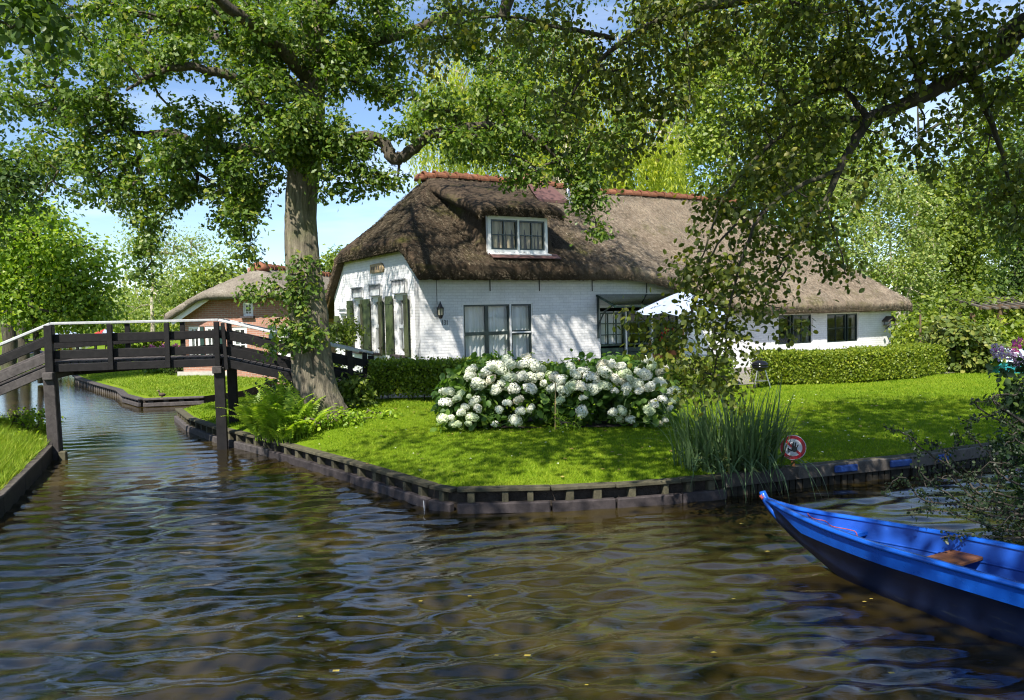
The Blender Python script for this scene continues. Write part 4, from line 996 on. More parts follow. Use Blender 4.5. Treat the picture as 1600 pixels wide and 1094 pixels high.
def grow(limbs, targets, rng, base_r=.011, sag=.0):
    """join every target to the nearest point of limbs or earlier twigs; returns twig polylines with radii"""
    nodes = []
    for pts, rads in limbs:
        pts = np.array(pts, float)
        for a, b in zip(pts[:-1], pts[1:]):
            k = max(1, int(np.linalg.norm(b-a)/.25))
            for i in range(k): nodes.append(a+(b-a)*i/k)
        nodes.append(pts[-1])
    nl = len(nodes); cap = nl+2*len(targets)+2; N = np.zeros((cap, 3)); N[:nl] = nodes; par = -np.ones(cap, int); m = nl
    d0 = np.array([np.min(np.sum((N[:nl]-t)**2, 1)) for t in targets]) if len(targets) else np.zeros(0)
    segs = []
    for t in np.asarray(targets)[np.argsort(d0)]:
        j = int(np.argmin(np.sum((N[:m]-t)**2, 1))); a = N[j]; L = np.linalg.norm(t-a)
        mid = (a+t)/2+rng.normal(0, .10*L, 3)+np.array([0, 0, .06*L-sag*L])
        N[m] = mid; par[m] = j; N[m+1] = t; par[m+1] = m; segs.append((j, m, m+1)); m += 2
    cnt = np.zeros(m)
    for i in range(m-1, nl-1, -1):
        cnt[i] += 1
        if par[i] >= nl: cnt[par[i]] += cnt[i]
    rad = base_r*np.maximum(cnt, 1)**.42
    out = []
    for a, b, c in segs:
        ra = min(rad[b]*1.15, rad[a]*1.0 if a >= nl else 9)
        out.append((np.array([N[a], N[b], N[c]]), np.array([ra, rad[b], max(rad[c]*.7, base_r*.6)])))
    return out
def twig_mesh(name, segs, mat, parent, n=4, keep=0.0):
    a = np.linspace(0, 2*math.pi, n, endpoint=False); V = []; Fq = []; b = 0
    for P3, rd in segs:
        if rd[0] < keep: continue
        t = P3[2]-P3[0]; t = t/(np.linalg.norm(t)+1e-9); ref = np.array([.3, .9, .1]) if abs(t[2]) > .8 else np.array([0, 0, 1.])
        x = np.cross(t, ref); x /= np.linalg.norm(x); y = np.cross(t, x)
        ring = np.cos(a)[:, None]*x+np.sin(a)[:, None]*y
        for i in range(3): V.append(P3[i]+rd[i]*ring)
        for i in range(2):
            for j in range(n): Fq.append((b+i*n+j, b+i*n+(j+1) % n, b+(i+1)*n+(j+1) % n, b+(i+1)*n+j))
        b += 3*n
    if not V: return None
    o = link(name, np_mesh(name, np.concatenate(V), np.array(Fq).ravel(), np.full(len(Fq), 4), mat, True), parent)
    tag(o, kind='stuff'); return o
def smooth_path(pts, rads, k=5, wob=.0, rng=None):
    """Catmull-Rom through points"""
    P = np.array(pts, float); P = np.vstack([2*P[0]-P[1], P, 2*P[-1]-P[-2]]); rd = np.array(rads, float); out = []; ro = []
    for i in range(1, len(P)-2):
        for j in range(k):
            t = j/k; a, b, c, d = P[i-1], P[i], P[i+1], P[i+2]
            out.append(.5*((2*b)+(-a+c)*t+(2*a-5*b+4*c-d)*t*t+(-a+3*b-3*c+d)*t**3)); ro.append(rd[i-1]*(1-t)+rd[i]*t)
    out.append(P[-2]); ro.append(rd[-1]); out = np.array(out)
    if rng is not None and wob: out[1:] += rng.normal(0, wob, out[1:].shape)
    return out, np.array(ro)
def ell(c, rad, n, rng, shell=.25):
    d = rng.normal(0, 1, (n, 3)); d /= np.linalg.norm(d, axis=1)[:, None]
    q = (shell+(1-shell)*rng.uniform(0, 1, n))**(1/2.2)
    return np.array(c)+d*q[:, None]*np.array(rad)
def limb_mesh(name, limbs, mat, parent, n=9, flare=None):
    m = MB()
    for pts, rads in limbs: m.tube(pts, rads, n)
    return m.build(name, mat, parent, smooth=True)
def clump(T, per, sig, rng, sz=1.0):
    P = np.repeat(T, per, 0); d = rng.normal(0, 1, P.shape); return P+d*np.array([sig, sig, sig*.75]), d/(np.linalg.norm(d, axis=1)[:, None]+1e-6)
def cat2(*a): return np.concatenate([x[0] for x in a]), np.concatenate([x[1] for x in a])

# ------------------------------------------------------------------ the oak
def build_oak():
    rng = np.random.default_rng(17); Y0 = 13.15
    base = at(505, 652, Y0); base[2] = hz(h_main, base[0], base[1])-.05
    root = thing('oak_tree', 'big oak with ridged grey bark and spreading crown beside the footbridge', 'tree', base); B = base
    def A(px, py, dy=0): return at(px, py, Y0+dy)-B
    tr = smooth_path([A(508, 668), A(503, 640), A(492, 605), A(486, 560), A(481, 480), A(473, 400), A(471, 330), A(476, 270), A(484, 215), A(488, 150), A(492, 70), A(500, -40), A(515, -180), A(520, -330)],
                     [.44, .37, .33, .31, .29, .265, .245, .26, .24, .2, .18, .15, .12, .07], 6)
    # irregular trunk: ridged cross-section and root flare
    m = MB(); pts, rd = tr; n = 40; a = np.linspace(0, 2*math.pi, n, endpoint=False)
    for i in range(len(pts)):
        for j in range(n):
            fl = 1+.08*math.sin(3*a[j]+1.3+.04*i)+.05*math.sin(7*a[j]+.12*i)+.03*math.sin(13*a[j]+.2*i)+(.20*math.sin(5*a[j]+.8)*max(0, 1-i/8))+rng.normal(0, .016)
            m.v.append((pts[i][0]+rd[i]*fl*math.cos(a[j]), pts[i][1]+rd[i]*fl*math.sin(a[j]), pts[i][2]))
    for i in range(len(pts)-1):
        for j in range(n): m.f.append((i*n+j, i*n+(j+1) % n, (i+1)*n+(j+1) % n, (i+1)*n+j))
    m.build('trunk', M['oak_bark'], root, smooth=True)
    defs = [
     ([(478, 215, 0), (440, 190, -.1), (400, 160, -.5), (365, 122, -.8), (330, 112, -1.0), (285, 104, -1.2), (235, 118, -1.3), (195, 140, -1.5)], [.17, .14, .12, .10, .085, .07, .045, .02]),
     ([(474, 255, 0), (420, 238, .2), (360, 232, .5), (300, 222, .7), (270, 208, .8), (235, 211, .8), (205, 206, .9), (170, 190, 1.0), (120, 215, 1.0)], [.16, .135, .12, .11, .1, .085, .065, .04, .02]),
     ([(486, 170, 0), (440, 120, .6), (370, 78, 1.1), (300, 40, 1.3), (200, 20, 1.6), (90, 30, 1.9), (30, 45, 2)], [.16, .14, .12, .1, .08, .05, .02]),
     ([(488, 130, 0), (420, 60, -.9), (340, 0, -1.6), (240, -60, -2.2), (120, -90, -2.6)], [.14, .12, .1, .07, .03]),
     ([(478, 245, 0), (530, 225, -.2), (580, 214, -.4), (603, 228, -.5), (616, 248, -.55), (640, 240, -.6), (662, 216, -.6), (700, 205, -.6), (750, 196, -.5), (810, 205, -.2), (850, 230, .1), (890, 245, .3)], [.15, .13, .12, .115, .12, .11, .1, .092, .085, .06, .04, .02]),
     ([(490, 120, 0), (560, 75, .4), (640, 50, .8), (720, 20, 1.1), (800, 30, 1.4), (870, 60, 1.6)], [.14, .12, .1, .08, .05, .02]),
     ([(495, 20, 0), (580, -60, -.8), (690, -130, -1.3), (800, -170, -1.6)], [.12, .1, .07, .03]),
     ([(494, 60, 0), (470, -60, 1.4), (430, -170, 2.3), (400, -260, 2.8)], [.12, .1, .07, .03]),
     ([(500, -30, 0), (520, -160, -1.6), (560, -260, -2.4)], [.12, .08, .03]),
     ([(840, 215, 0), (880, 260, .2), (915, 300, .3), (930, 345, .3)], [.04, .03, .02, .01]),
     ([(265, 208, .8), (300, 260, .4), (350, 300, .1), (390, 345, 0), (392, 385, 0)], [.05, .04, .03, .02, .01]),
     ([(205, 205, .9), (220, 280, .5), (232, 340, .3), (236, 410, .2)], [.04, .03, .02, .008]),
     ([(180, 200, .9), (110, 235, .8), (85, 275, .7), (60, 310, .7)], [.04, .03, .02, .01]),
    ]
    limbs = [smooth_path([A(*q) for q in p], rr_, 5, .012, rng) for p, rr_ in defs]
    for i, lb in enumerate(limbs): limb_mesh('limb', [(lb[0], lb[1]*.82)], M['limb_bark'], root, 8)
    # foliage masses (px, py, depth offset, half width px, half height px, depth half m, clusters)
    bl = [(55, 55, 1.6, 85, 60, 1.3, 26), (50, 150, 1.2, 70, 60, 1.2, 24), (150, 40, 1.2, 90, 55, 1.5, 28), (130, 120, .3, 80, 55, 1.3, 30), (70, 235, .8, 55, 32, .9, 12), (150, 190, .6, 75, 40, 1.1, 26),
          (250, 45, .2, 90, 55, 1.6, 34), (225, 100, -1, 60, 30, 1, 14), (340, 40, 0, 85, 55, 1.7, 34), (300, 95, -1, 45, 22, .8, 8), (390, 95, -.4, 55, 48, 1.1, 22), (160, 262, .5, 60, 42, 1, 24), (205, 300, .4, 55, 28, .9, 14), (200, 235, .6, 30, 26, .8, 8),
          (305, 185, -.3, 55, 20, .8, 12), (262, 240, .4, 50, 24, 1, 15), (310, 268, .3, 80, 42, 1.2, 34), (390, 270, 0, 45, 48, 1.1, 20), (360, 215, 0, 45, 30, 1, 14), (385, 340, -.1, 32, 38, .6, 12), (388, 395, -.1, 18, 20, .4, 4), (375, 305, .1, 55, 26, .8, 12),
          (228, 345, .3, 26, 25, .5, 6), (232, 400, .2, 22, 40, .4, 8), (222, 440, .2, 14, 20, .3, 3), (335, 345, .2, 16, 18, .4, 2), (265, 310, .3, 35, 18, .5, 6), (110, 310, .7, 35, 18, .5, 4),
          (430, 60, -.4, 70, 65, 1.5, 34), (415, 155, -.7, 55, 45, 1, 22), (455, 200, -.8, 48, 45, .7, 18), (500, 190, -.8, 45, 45, .7, 14), (520, 60, .2, 70, 65, 1.6, 34), (600, 50, .5, 70, 55, 1.5, 28), (575, 110, .3, 65, 42, 1.1, 22), (535, 120, -.3, 40, 28, .7, 8), (545, 20, 0, 100, 30, 1.5, 16),
          (530, 230, -.6, 42, 32, .7, 13), (555, 278, -.5, 42, 24, .5, 9), (600, 278, -.5, 26, 22, .4, 5), (510, 262, -.6, 25, 25, .5, 6), (605, 150, .3, 22, 26, .5, 5), (520, 300, -.5, 20, 14, .3, 3), (575, 220, -.4, 22, 16, .4, 4), (430, 225, -.6, 35, 35, .7, 10),
          (630, 202, -.6, 26, 18, .4, 6), (690, 165, -.4, 55, 32, .8, 14), (640, 140, 0, 20, 20, .4, 3), (720, 210, -.5, 45, 28, .7, 12), (760, 160, -.2, 60, 40, .9, 20), (745, 235, -.5, 40, 20, .5, 9), (800, 225, -.2, 60, 36, .9, 18), (820, 275, -.2, 42, 24, .6, 10), (835, 160, .4, 70, 50, 1, 22),
          (690, 50, .9, 60, 45, 1.2, 18), (770, 60, 1.2, 80, 50, 1.4, 26), (860, 80, 1.5, 80, 60, 1.3, 26), (880, 200, .3, 60, 50, .9, 22), (905, 262, .3, 45, 42, .7, 18), (922, 320, .3, 30, 36, .5, 11), (935, 355, .3, 18, 16, .3, 4), (945, 220, .3, 45, 45, .8, 14), (790, 120, .6, 60, 40, 1, 14),
          (470, 455, -.35, 42, 34, .25, 9), (430, 455, -.35, 34, 22, .25, 6), (445, 510, -.35, 30, 26, .25, 7), (480, 420, -.32, 30, 22, .2, 5), (485, 510, -.36, 34, 24, .2, 6), (440, 545, -.35, 26, 14, .2, 4), (400, 462, -.3, 24, 12, .2, 3), (470, 545, -.36, 24, 14, .2, 3), (470, 250, -.4, 28, 24, .2, 5), (484, 300, -.35, 12, 12, .1, 1)]
    T = []
    for px, py, dy, rx, ry, rz, n in bl:
        c = A(px, py, dy); s = Y0/FPX; low = px < 490 and py > 410; T.append(ell(c, (rx*s*.9, rz*.75, ry*s*.87), int(n*(.7 if low or ry < 15 else (.95 if px > 625 else 1.2))), rng))
    # the crown above the picture and behind it
    for c, rad, n in (((-1.2, 1.5, 8.8), (3.4, 2.6, 1.2), 60), ((2.0, 1.4, 8.6), (3.2, 2.4, 1.2), 190), ((4.0, 2.4, 8.6), (2.4, 2.0, 1.0), 110), ((-2.3, 2.4, 8.3), (2.4, 2.0, 1.0), 120), ((2.6, 4.0, 9.9), (3.4, 2.4, 1.2), 150), ((-2.6, 4.6, 9.6), (2.8, 2.4, 1.1), 110)):
        T.append(ell(c, rad, n, rng))
    T = np.concatenate(T)
    segs = grow([tr]+limbs, T, rng, .0075)
    twig_mesh('branches', segs, M['limb_bark'], root, 5, .0)
    z = T[:, 2]; vis = z < 7.6
    L = cat2(clump(T[vis], 66, .112, rng), clump(T[~vis], 40, .2, rng))
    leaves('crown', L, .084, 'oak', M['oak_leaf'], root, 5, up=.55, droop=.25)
build_oak()

# ------------------------------------------------------------------ the alder leaning over from the right bank
def build_alder():
    rng = np.random.default_rng(23); Y0 = 7.6
    base = np.array([7.0, 5.6, .2])
    root = thing('alder_tree', 'dark leaved alder leaning its hanging branches over the canal from the right bank', 'tree', base); B = base
    def A(px, py, dy=0): return at(px, py, Y0+dy)-B
    tr = smooth_path([(0, 0, -.3), (-.05, .0, 1.2), (-.25, -.05, 2.8), (-.5, -.1, 4.4), (-.9, -.2, 6.2), (-1.2, -.2, 8.0), (-1.4, -.3, 9.4)], [.36, .3, .26, .22, .17, .1, .04], 5, .01, rng)
    limb_mesh('trunk', [tr], M['dark_bark'], root, 12)
    p0 = np.array([-.45, -.1, 4.2])
    defs = [
     ([p0+np.array([0, 0, .3]), A(1640, 25, -.6), A(1570, 75, -.2), A(1500, 118, 0), A(1440, 150, .1), A(1395, 170, .2), A(1358, 186, .2), A(1335, 225, .1), A(1312, 265, 0), A(1290, 315, -.1), A(1268, 345, -.1), A(1240, 380, -.1), A(1215, 420, 0)], [.15, .11, .095, .08, .07, .062, .055, .043, .036, .028, .022, .015, .008]),
     ([A(1355, 188, .2), A(1310, 186, .4), A(1262, 190, .5), A(1215, 215, .5), A(1170, 260, .4), A(1130, 310, .3), A(1105, 380, .2), A(1085, 440, .1)], [.04, .032, .026, .02, .016, .012, .009, .005]),
     ([A(1352, 180, .2), A(1330, 150, .3), A(1300, 140, .5), A(1230, 170, .8), A(1190, 200, .9)], [.035, .028, .022, .014, .007]),
     ([p0+np.array([-.1, 0, .9]), A(1560, -60, -.8), A(1430, -60, -.6), A(1280, -30, -.2), A(1150, 0, .1), A(1060, 20, .3), A(980, 60, .5), A(920, 110, .6), A(880, 170, .6)], [.13, .11, .09, .07, .052, .04, .03, .02, .01]),
     ([A(1060, 15, .3), A(1072, 60, .3), A(1078, 130, .2), A(1070, 200, .2)], [.02, .015, .011, .006]),
     ([A(960, 60, .5), A(860, 40, .8), A(780, 25, 1), A(700, 40, 1.2)], [.025, .02, .014, .007]),
     ([A(1440, 150, .1), A(1425, 90, -.1), A(1420, 30, -.2)], [.035, .028, .02]),
     ([A(1510, 112, 0), A(1545, 180, .3), A(1570, 260, .5), A(1590, 340, .6)], [.04, .03, .02, .008]),
     ([A(1312, 265, 0), A(1250, 290, -.2), A(1195, 330, -.3), A(1160, 400, -.3), A(1140, 480, -.3), A(1120, 560, -.2), A(1110, 620, -.2)], [.026, .02, .016, .012, .01, .007, .004]),
     ([A(1195, 330, -.3), A(1140, 360, -.2), A(1100, 420, 0), A(1080, 480, 0)], [.014, .011, .008, .004]),
     ([A(1290, 315, -.1), A(1310, 380, 0), A(1322, 430, 0)], [.016, .01, .004]),
    ]
    over = [([(-1.0, -.2, 6.4), (-2.6, -.8, 7.2), (-4.6, -1.2, 7.7), (-6.8, -1.4, 7.9), (-9, -1.5, 7.8)], [.13, .11, .08, .05, .02]), ([(-1.1, -.2, 7.3), (-2.2, 1.4, 8.0), (-3.6, 3.0, 8.3)], [.1, .07, .03]), ([(-1.0, -.2, 6.0), (-2.2, -2.6, 6.8), (-4.2, -4.2, 7.2)], [.12, .08, .03]), ([(-.9, -.2, 6.0), (.8, 1.6, 7.0), (2.2, 3.2, 7.4)], [.1, .07, .03])]
    limbs = [smooth_path(p, r_, 5, .006, rng) for p, r_ in defs]
    lo = [smooth_path(p, r_, 4, .03, rng) for p, r_ in over]
    for lb in limbs+lo: limb_mesh('limb', [lb], M['dark_bark'], root, 7)
    bl = [(1100, 40, .3, 70, 42, .6, 20), (1010, 45, .4, 70, 50, .6, 24), (940, 110, .6, 60, 60, .6, 24), (880, 170, .6, 40, 45, .5, 10), (850, 50, .8, 70, 45, .6, 14), (740, 40, 1.1, 70, 40, .6, 14), (660, 90, 1.2, 40, 50, .5, 8), (985, 130, .5, 40, 50, .5, 14), (1010, 185, .4, 30, 40, .4, 8), (960, 230, .6, 35, 45, .4, 8), (1075, 120, .3, 30, 60, .4, 10), (1040, 150, .3, 20, 30, .3, 4),
          (1190, 40, .2, 70, 40, .7, 18), (1290, 30, 0, 70, 45, .7, 22), (1380, 40, -.2, 70, 55, .8, 26), (1470, 45, -.3, 60, 50, .8, 22), (1560, 60, -.3, 60, 60, .9, 24), (1250, 120, .4, 70, 45, .7, 22), (1330, 120, .3, 60, 40, .7, 20), (1420, 105, .0, 60, 40, .7, 20), (1500, 160, .2, 40, 22, .5, 7), (1580, 170, .2, 40, 60, .7, 18), (1565, 260, .5, 42, 55, .6, 18), (1580, 350, .6, 35, 50, .5, 12), (1540, 330, .6, 30, 40, .4, 5),
          (1200, 210, .6, 60, 40, .6, 20), (1290, 205, .3, 45, 28, .5, 12), (1250, 255, .2, 55, 34, .6, 17), (1170, 285, .3, 50, 40, .6, 16), (1120, 330, .3, 45, 45, .5, 14), (1195, 345, -.2, 55, 35, .5, 15), (1250, 330, -.1, 40, 38, .4, 10), (1290, 370, -.05, 40, 40, .4, 9), (1310, 430, 0, 26, 30, .3, 5), (1100, 420, .1, 45, 40, .4, 14), (1150, 420, -.2, 40, 45, .4, 13), (1205, 420, 0, 34, 35, .3, 8), (1080, 480, 0, 42, 38, .35, 12), (1140, 500, -.3, 42, 40, .35, 13), (1195, 480, 0, 26, 36, .3, 5), (1060, 540, 0, 34, 34, .3, 8), (1110, 570, -.2, 36, 40, .3, 9), (1130, 620, -.2, 28, 26, .25, 5), (1080, 600, -.1, 26, 26, .25, 4), (1160, 560, -.2, 22, 30, .25, 3), (1230, 500, .1, 22, 40, .25, 3), (1010, 500, .1, 28, 28, .3, 4), (1000, 550, .1, 28, 28, .3, 3),
          (1440, 215, .1, 30, 24, .4, 4), (1390, 235, .1, 26, 20, .4, 3), (1480, 230, .3, 26, 26, .4, 4), (1430, 260, .1, 26, 16, .3, 3), (1370, 205, .1, 28, 18, .4, 4), (1340, 290, .1, 22, 22, .3, 3)]
    T = []
    s = Y0/FPX
    for px, py, dy, rx, ry, rz, n in bl: T.append(ell(A(px, py, dy), (rx*s, rz, ry*s), int(n*(1.15 if py < 300 else .95)), rng))
    segs = grow(limbs, np.concatenate(T), rng, .0028, .1)
    O = []
    for c, rad, n in (((-5.5, -.6, 8.0), (4.6, 2.6, 1.1), 330), ((-2.4, 1.2, 8.2), (3.0, 2.6, 1.2), 200), ((-3.2, -3.8, 7.6), (4.6, 2.6, 1.0), 170), ((1.5, 1.8, 7.6), (2.6, 2.8, 1.4), 110), ((-9.3, .2, 8.3), (2.6, 2.4, .9), 80), ((-5.0, -7.6, 7.8), (4.4, 2.4, 1.0), 190)): O.append(ell(c, rad, n, rng))
    O = np.concatenate(O); segs += grow(lo, O, rng, .006)
    twig_mesh('branches', segs, M['dark_bark'], root, 4)
    L = clump(np.concatenate(T), 30, .11, rng)
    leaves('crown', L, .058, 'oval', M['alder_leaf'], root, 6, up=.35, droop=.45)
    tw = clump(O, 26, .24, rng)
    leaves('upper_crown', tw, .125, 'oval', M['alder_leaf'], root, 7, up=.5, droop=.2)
build_alder()

def build_lime():
    rng = np.random.default_rng(29); base = np.array([-7.6, 1.0, .4])
    root = thing('lime_tree', 'leafy tree on the near left bank whose twigs hang into the top left corner', 'tree', base); B = base
    tr = smooth_path([(0, 0, -.3), (.05, 0, 1.5), (.2, .1, 3.4), (.4, .2, 5.6), (.6, .2, 7.8), (.7, .2, 9.5)], [.38, .3, .26, .2, .13, .05], 5, .01, rng); limb_mesh('trunk', [tr], M['oak_bark'], root, 12)
    lo = [smooth_path(p, r_, 4, .03, rng) for p, r_ in (([(.4, .2, 5.2), (1.8, .4, 6.6), (3.6, .4, 7.4), (5.4, .4, 7.6)], [.13, .1, .06, .02]), ([(.4, .2, 5.6), (.8, 2, 6.6), (1.2, 4, 7.0), (1.6, 6, 6.9)], [.12, .09, .05, .02]), ([(.4, .2, 5.8), (1.6, -2, 7.0), (3, -3.6, 7.4)], [.12, .08, .03]), ([(.4, .1, 5.4), (-1.6, .6, 6.8), (-3, 1, 7.2)], [.1, .07, .03]))]
    for lb in lo: limb_mesh('limb', [lb], M['limb_bark'], root, 7)
    T = np.concatenate([ell(c, r_, n, rng) for c, r_, n in (((2.0, .8, 8.0), (3.4, 2.6, 1.2), 250), ((1.8, 3.0, 7.6), (1.8, 1.6, .9), 40), ((2.8, -3.2, 7.8), (3.4, 2.2, 1.0), 170), ((-1.6, -.6, 7.6), (1.8, 1.6, 1.2), 40), (at(25, 10, 9.0)-B, (.45, .5, .45), 22))])
    twig_mesh('branches', grow([tr]+lo, T, rng, .006), M['limb_bark'], root, 4)
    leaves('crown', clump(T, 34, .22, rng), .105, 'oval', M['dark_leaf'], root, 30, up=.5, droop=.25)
build_lime()

# ------------------------------------------------------------------ trees farther off
def tree(name, label, base, height, blobs, leafmat, bark, lsize, shape='kite', per=40, sig=.4, trunks=None, seed=1, up=.5, droop=.2, axis=None, group=None, keep=.02, tr_r=None, twig_r=.014, cat='tree'):
    rng = np.random.default_rng(seed); base = np.array(base, float)
    root = thing(name, label, cat, base, 0, group)
    tr_r = tr_r or height*.018
    trunks = trunks or [[(0, 0, -.3), (rng.normal(0, .1), 0, height*.3), (rng.normal(0, .25), rng.normal(0, .2), height*.6), (rng.normal(0, .3), 0, height*.88)]]
    lbs = []
    for t in trunks:
        k = len(t); lbs.append(smooth_path(t, [tr_r*(1-.92*i/(k-1)) for i in range(k)], 4, .02, rng))
    for lb in lbs: limb_mesh('trunk', [lb], bark, root, 8)
    T = np.concatenate([ell(np.array(c), r_, n, rng) for c, r_, n in blobs])
    segs = grow(lbs, T, rng, twig_r)
    twig_mesh('branches', segs, bark, root, 4, keep)
    leaves('crown', clump(T, per, sig, rng), lsize, shape, leafmat, root, seed+50, up=up, droop=droop, axis=axis)
    return root
def pxblobs(base, Y, bl):
    out = []
    for px, py, rx, ry, n in bl:
        c = at(px, py, Y)-np.array(base); s = Y/FPX; out.append((c, (rx*s, max(.8, rx*s*.8), ry*s), n))
    return out
def gbase(px, Y, z=.4): q = at(px, 500, Y); return (q[0], q[1], z)
def ptree(name, label, px, Y, bl, *a, trunk_px=None, **k):
    k['per'] = int(k.get('per', 40)*1.25); b = gbase(px, Y, .35); top = min(q[1]-q[3]*.6 for q in bl); h = (at(px, top, Y)[2])
    return tree(name, label, b, h, pxblobs(b, Y, bl), *a, **k)
TG = 'trees round the canal and garden'
ptree('ash_tree', 'bright green ash at the canal bend left of the birch', 60, 29, [(70, 390, 70, 60, 30), (120, 430, 60, 60, 30), (30, 420, 60, 80, 30), (60, 470, 80, 45, 30), (130, 480, 45, 35, 16), (10, 340, 60, 60, 20), (-60, 400, 90, 100, 40)], M['ash_leaf'], M['dark_bark'], .17, per=75, sig=.38, seed=41, group=TG)
ptree('lime_tree', 'dark leaved tree nearest the left edge overhanging the far bank', -75, 24, [(0, 300, 70, 40, 26), (40, 262, 50, 34, 14), (-80, 330, 60, 80, 30), (-50, 200, 90, 90, 40)], M['dark_leaf'], M['dark_bark'], .15, per=60, sig=.34, seed=42, group=TG)
ptree('birch_tree', 'thin pale birch with airy drooping leaves left of the brick cottage', 238, 44, [(235, 345, 30, 26, 14), (262, 380, 45, 30, 20), (215, 400, 30, 40, 14), (290, 385, 40, 22, 14), (240, 440, 50, 35, 24), (255, 480, 60, 25, 20)], M['birch_leaf'], M['pale_bark'], .14, per=42, sig=.5, seed=43, droop=.8, group=TG, tr_r=.16)
ptree('maple_tree', 'round mid green tree behind the cottage chimney', 310, 50, [(300, 450, 60, 35, 30), (335, 440, 34, 30, 16), (260, 470, 40, 30, 16), (360, 435, 26, 22, 8), (300, 490, 70, 30, 20)], M['poplar_leaf'], M['dark_bark'], .24, per=60, sig=.6, seed=44, group=TG)
ptree('golden_shrub_tree', 'yellow green small tree behind the far flower beds', 205, 54, [(200, 480, 60, 28, 26), (160, 490, 40, 24, 14), (250, 495, 50, 22, 14)], M['birch_leaf'], M['dark_bark'], .26, per=55, sig=.6, seed=45, group=TG)
ptree('alder_far_tree', 'small green tree rising behind the farmhouse gable', 525, 62, [(525, 410, 14, 18, 14), (520, 440, 24, 24, 14), (470, 450, 40, 16, 14)], M['mid_leaf'], M['dark_bark'], .3, per=50, sig=.5, seed=46, group=TG)
# willow
def willow():
    rng = np.random.default_rng(51); Y = 37; b = np.array(gbase(870, Y)); s = Y/FPX
    root = thing('willow_tree', 'golden weeping willow with hanging yellow green branches behind the roof', 'tree', b, 0, TG)
    lbs = []
    for pts in ([(870, 480), (868, 380), (850, 280), (800, 200), (740, 150), (700, 130)], [(868, 380), (880, 270), (900, 160), (920, 90)], [(870, 330), (930, 240), (1000, 190), (1050, 190)], [(855, 290), (800, 250), (760, 240)]):
        lbs.append(smooth_path([at(x, y, Y+rng.normal(0, .5))-b for x, y in pts], np.linspace(.5, .08, len(pts)), 5, .03, rng))
    for lb in lbs: limb_mesh('trunk', [lb], M['pale_bark'], root, 8)
    top = []
    for px, py, rx, ry, n in ((700, 150, 70, 50, 60), (760, 120, 80, 50, 70), (850, 90, 90, 60, 80), (940, 120, 80, 60, 70), (1010, 190, 60, 50, 50), (790, 220, 80, 40, 50), (900, 220, 90, 50, 70), (690, 210, 40, 40, 22), (1030, 240, 40, 30, 26), (970, 250, 60, 30, 40), (860, 250, 60, 30, 30)):
        top.append(ell(at(px, py, Y)-b, (rx*s, 2.8, ry*s), int(n*.8), rng, .4))
    T = np.concatenate(top); segs = grow(lbs, T, rng, .014); twig_mesh('branches', segs, M['pale_bark'], root, 4, .02)
    Ls = []
    for t in T:
        n = 3
        for _ in range(n):
            L = rng.uniform(1.2, 3.6); k = int(L*16); o = t+rng.normal(0, .35, 3); u_ = np.linspace(0, 1, k)[:, None]
            dr = rng.normal(0, .22, 3); dr[2] = -L
            Ls.append(o+u_*dr+rng.normal(0, .05, (k, 3)))
    P = np.concatenate(Ls); P = P[P[:, 2] > .8]
    leaves('crown', P, .26, 'slim', M['willow_leaf'], root, 52, up=.2, droop=1.2)
willow()
ptree('poplar_tree', 'tall poplar with a bright airy crown rising right of the willow', 1150, 46, [(1150, 20, 90, 70, 60), (1120, 110, 80, 60, 44), (1190, 140, 80, 70, 50), (1150, 230, 80, 60, 44), (1210, 260, 60, 50, 26), (1080, 190, 40, 50, 14), (1150, -90, 80, 80, 40), (1140, 310, 60, 40, 20)], M['poplar_leaf'], M['pale_bark'], .24, per=70, sig=.62, seed=55, group=TG, tr_r=.3)
ptree('poplar_tree', 'second poplar standing between the tall one and the canal alder', 1260, 50, [(1270, 60, 80, 80, 50), (1310, 160, 80, 70, 46), (1250, 210, 70, 60, 40), (1240, 320, 60, 60, 34), (1300, 270, 70, 60, 40), (1270, -50, 80, 80, 40)], M['mid_leaf'], M['pale_bark'], .24, per=75, sig=.65, seed=56, group=TG, tr_r=.3)
ptree('birch_tree', 'pale stemmed birch pair at the right end of the farmhouse', 1412, 38, [(1360, 300, 60, 42, 34), (1420, 330, 50, 40, 26), (1330, 370, 50, 45, 28), (1385, 400, 60, 45, 32), (1440, 390, 40, 40, 20), (1400, 270, 40, 26, 14), (1350, 440, 50, 30, 16), (1430, 450, 40, 25, 10)], M['birch_leaf'], M['pale_bark'], .15, per=60, sig=.42, seed=57, group=TG, tr_r=.16,
      trunks=[[(-.3, 0, -.3), (-.25, 0, 2), (-.5, .2, 4), (-.6, .2, 6.6)], [(.1, .3, -.3), (.35, .3, 2), (.55, .2, 3.6), (.7, .1, 6)]])
ptree('ash_tree', 'broad mid green tree behind the rhododendron and pergola', 1500, 41, [(1480, 300, 70, 50, 40), (1540, 290, 60, 50, 34), (1500, 380, 70, 50, 44), (1450, 440, 50, 40, 24), (1550, 400, 60, 50, 34), (1520, 460, 60, 36, 26)], M['mid_leaf'], M['dark_bark'], .2, per=75, sig=.5, seed=58, group=TG)
ptree('elm_tree', 'dark dense tree at the right edge behind the pergola', 1590, 33, [(1590, 330, 50, 60, 28), (1610, 420, 50, 50, 28), (1640, 300, 60, 80, 34), (1570, 470, 40, 30, 14), (1660, 430, 60, 70, 34), (1590, 250, 40, 40, 14)], M['dark_leaf'], M['dark_bark'], .16, per=75, sig=.42, seed=59, group=TG)
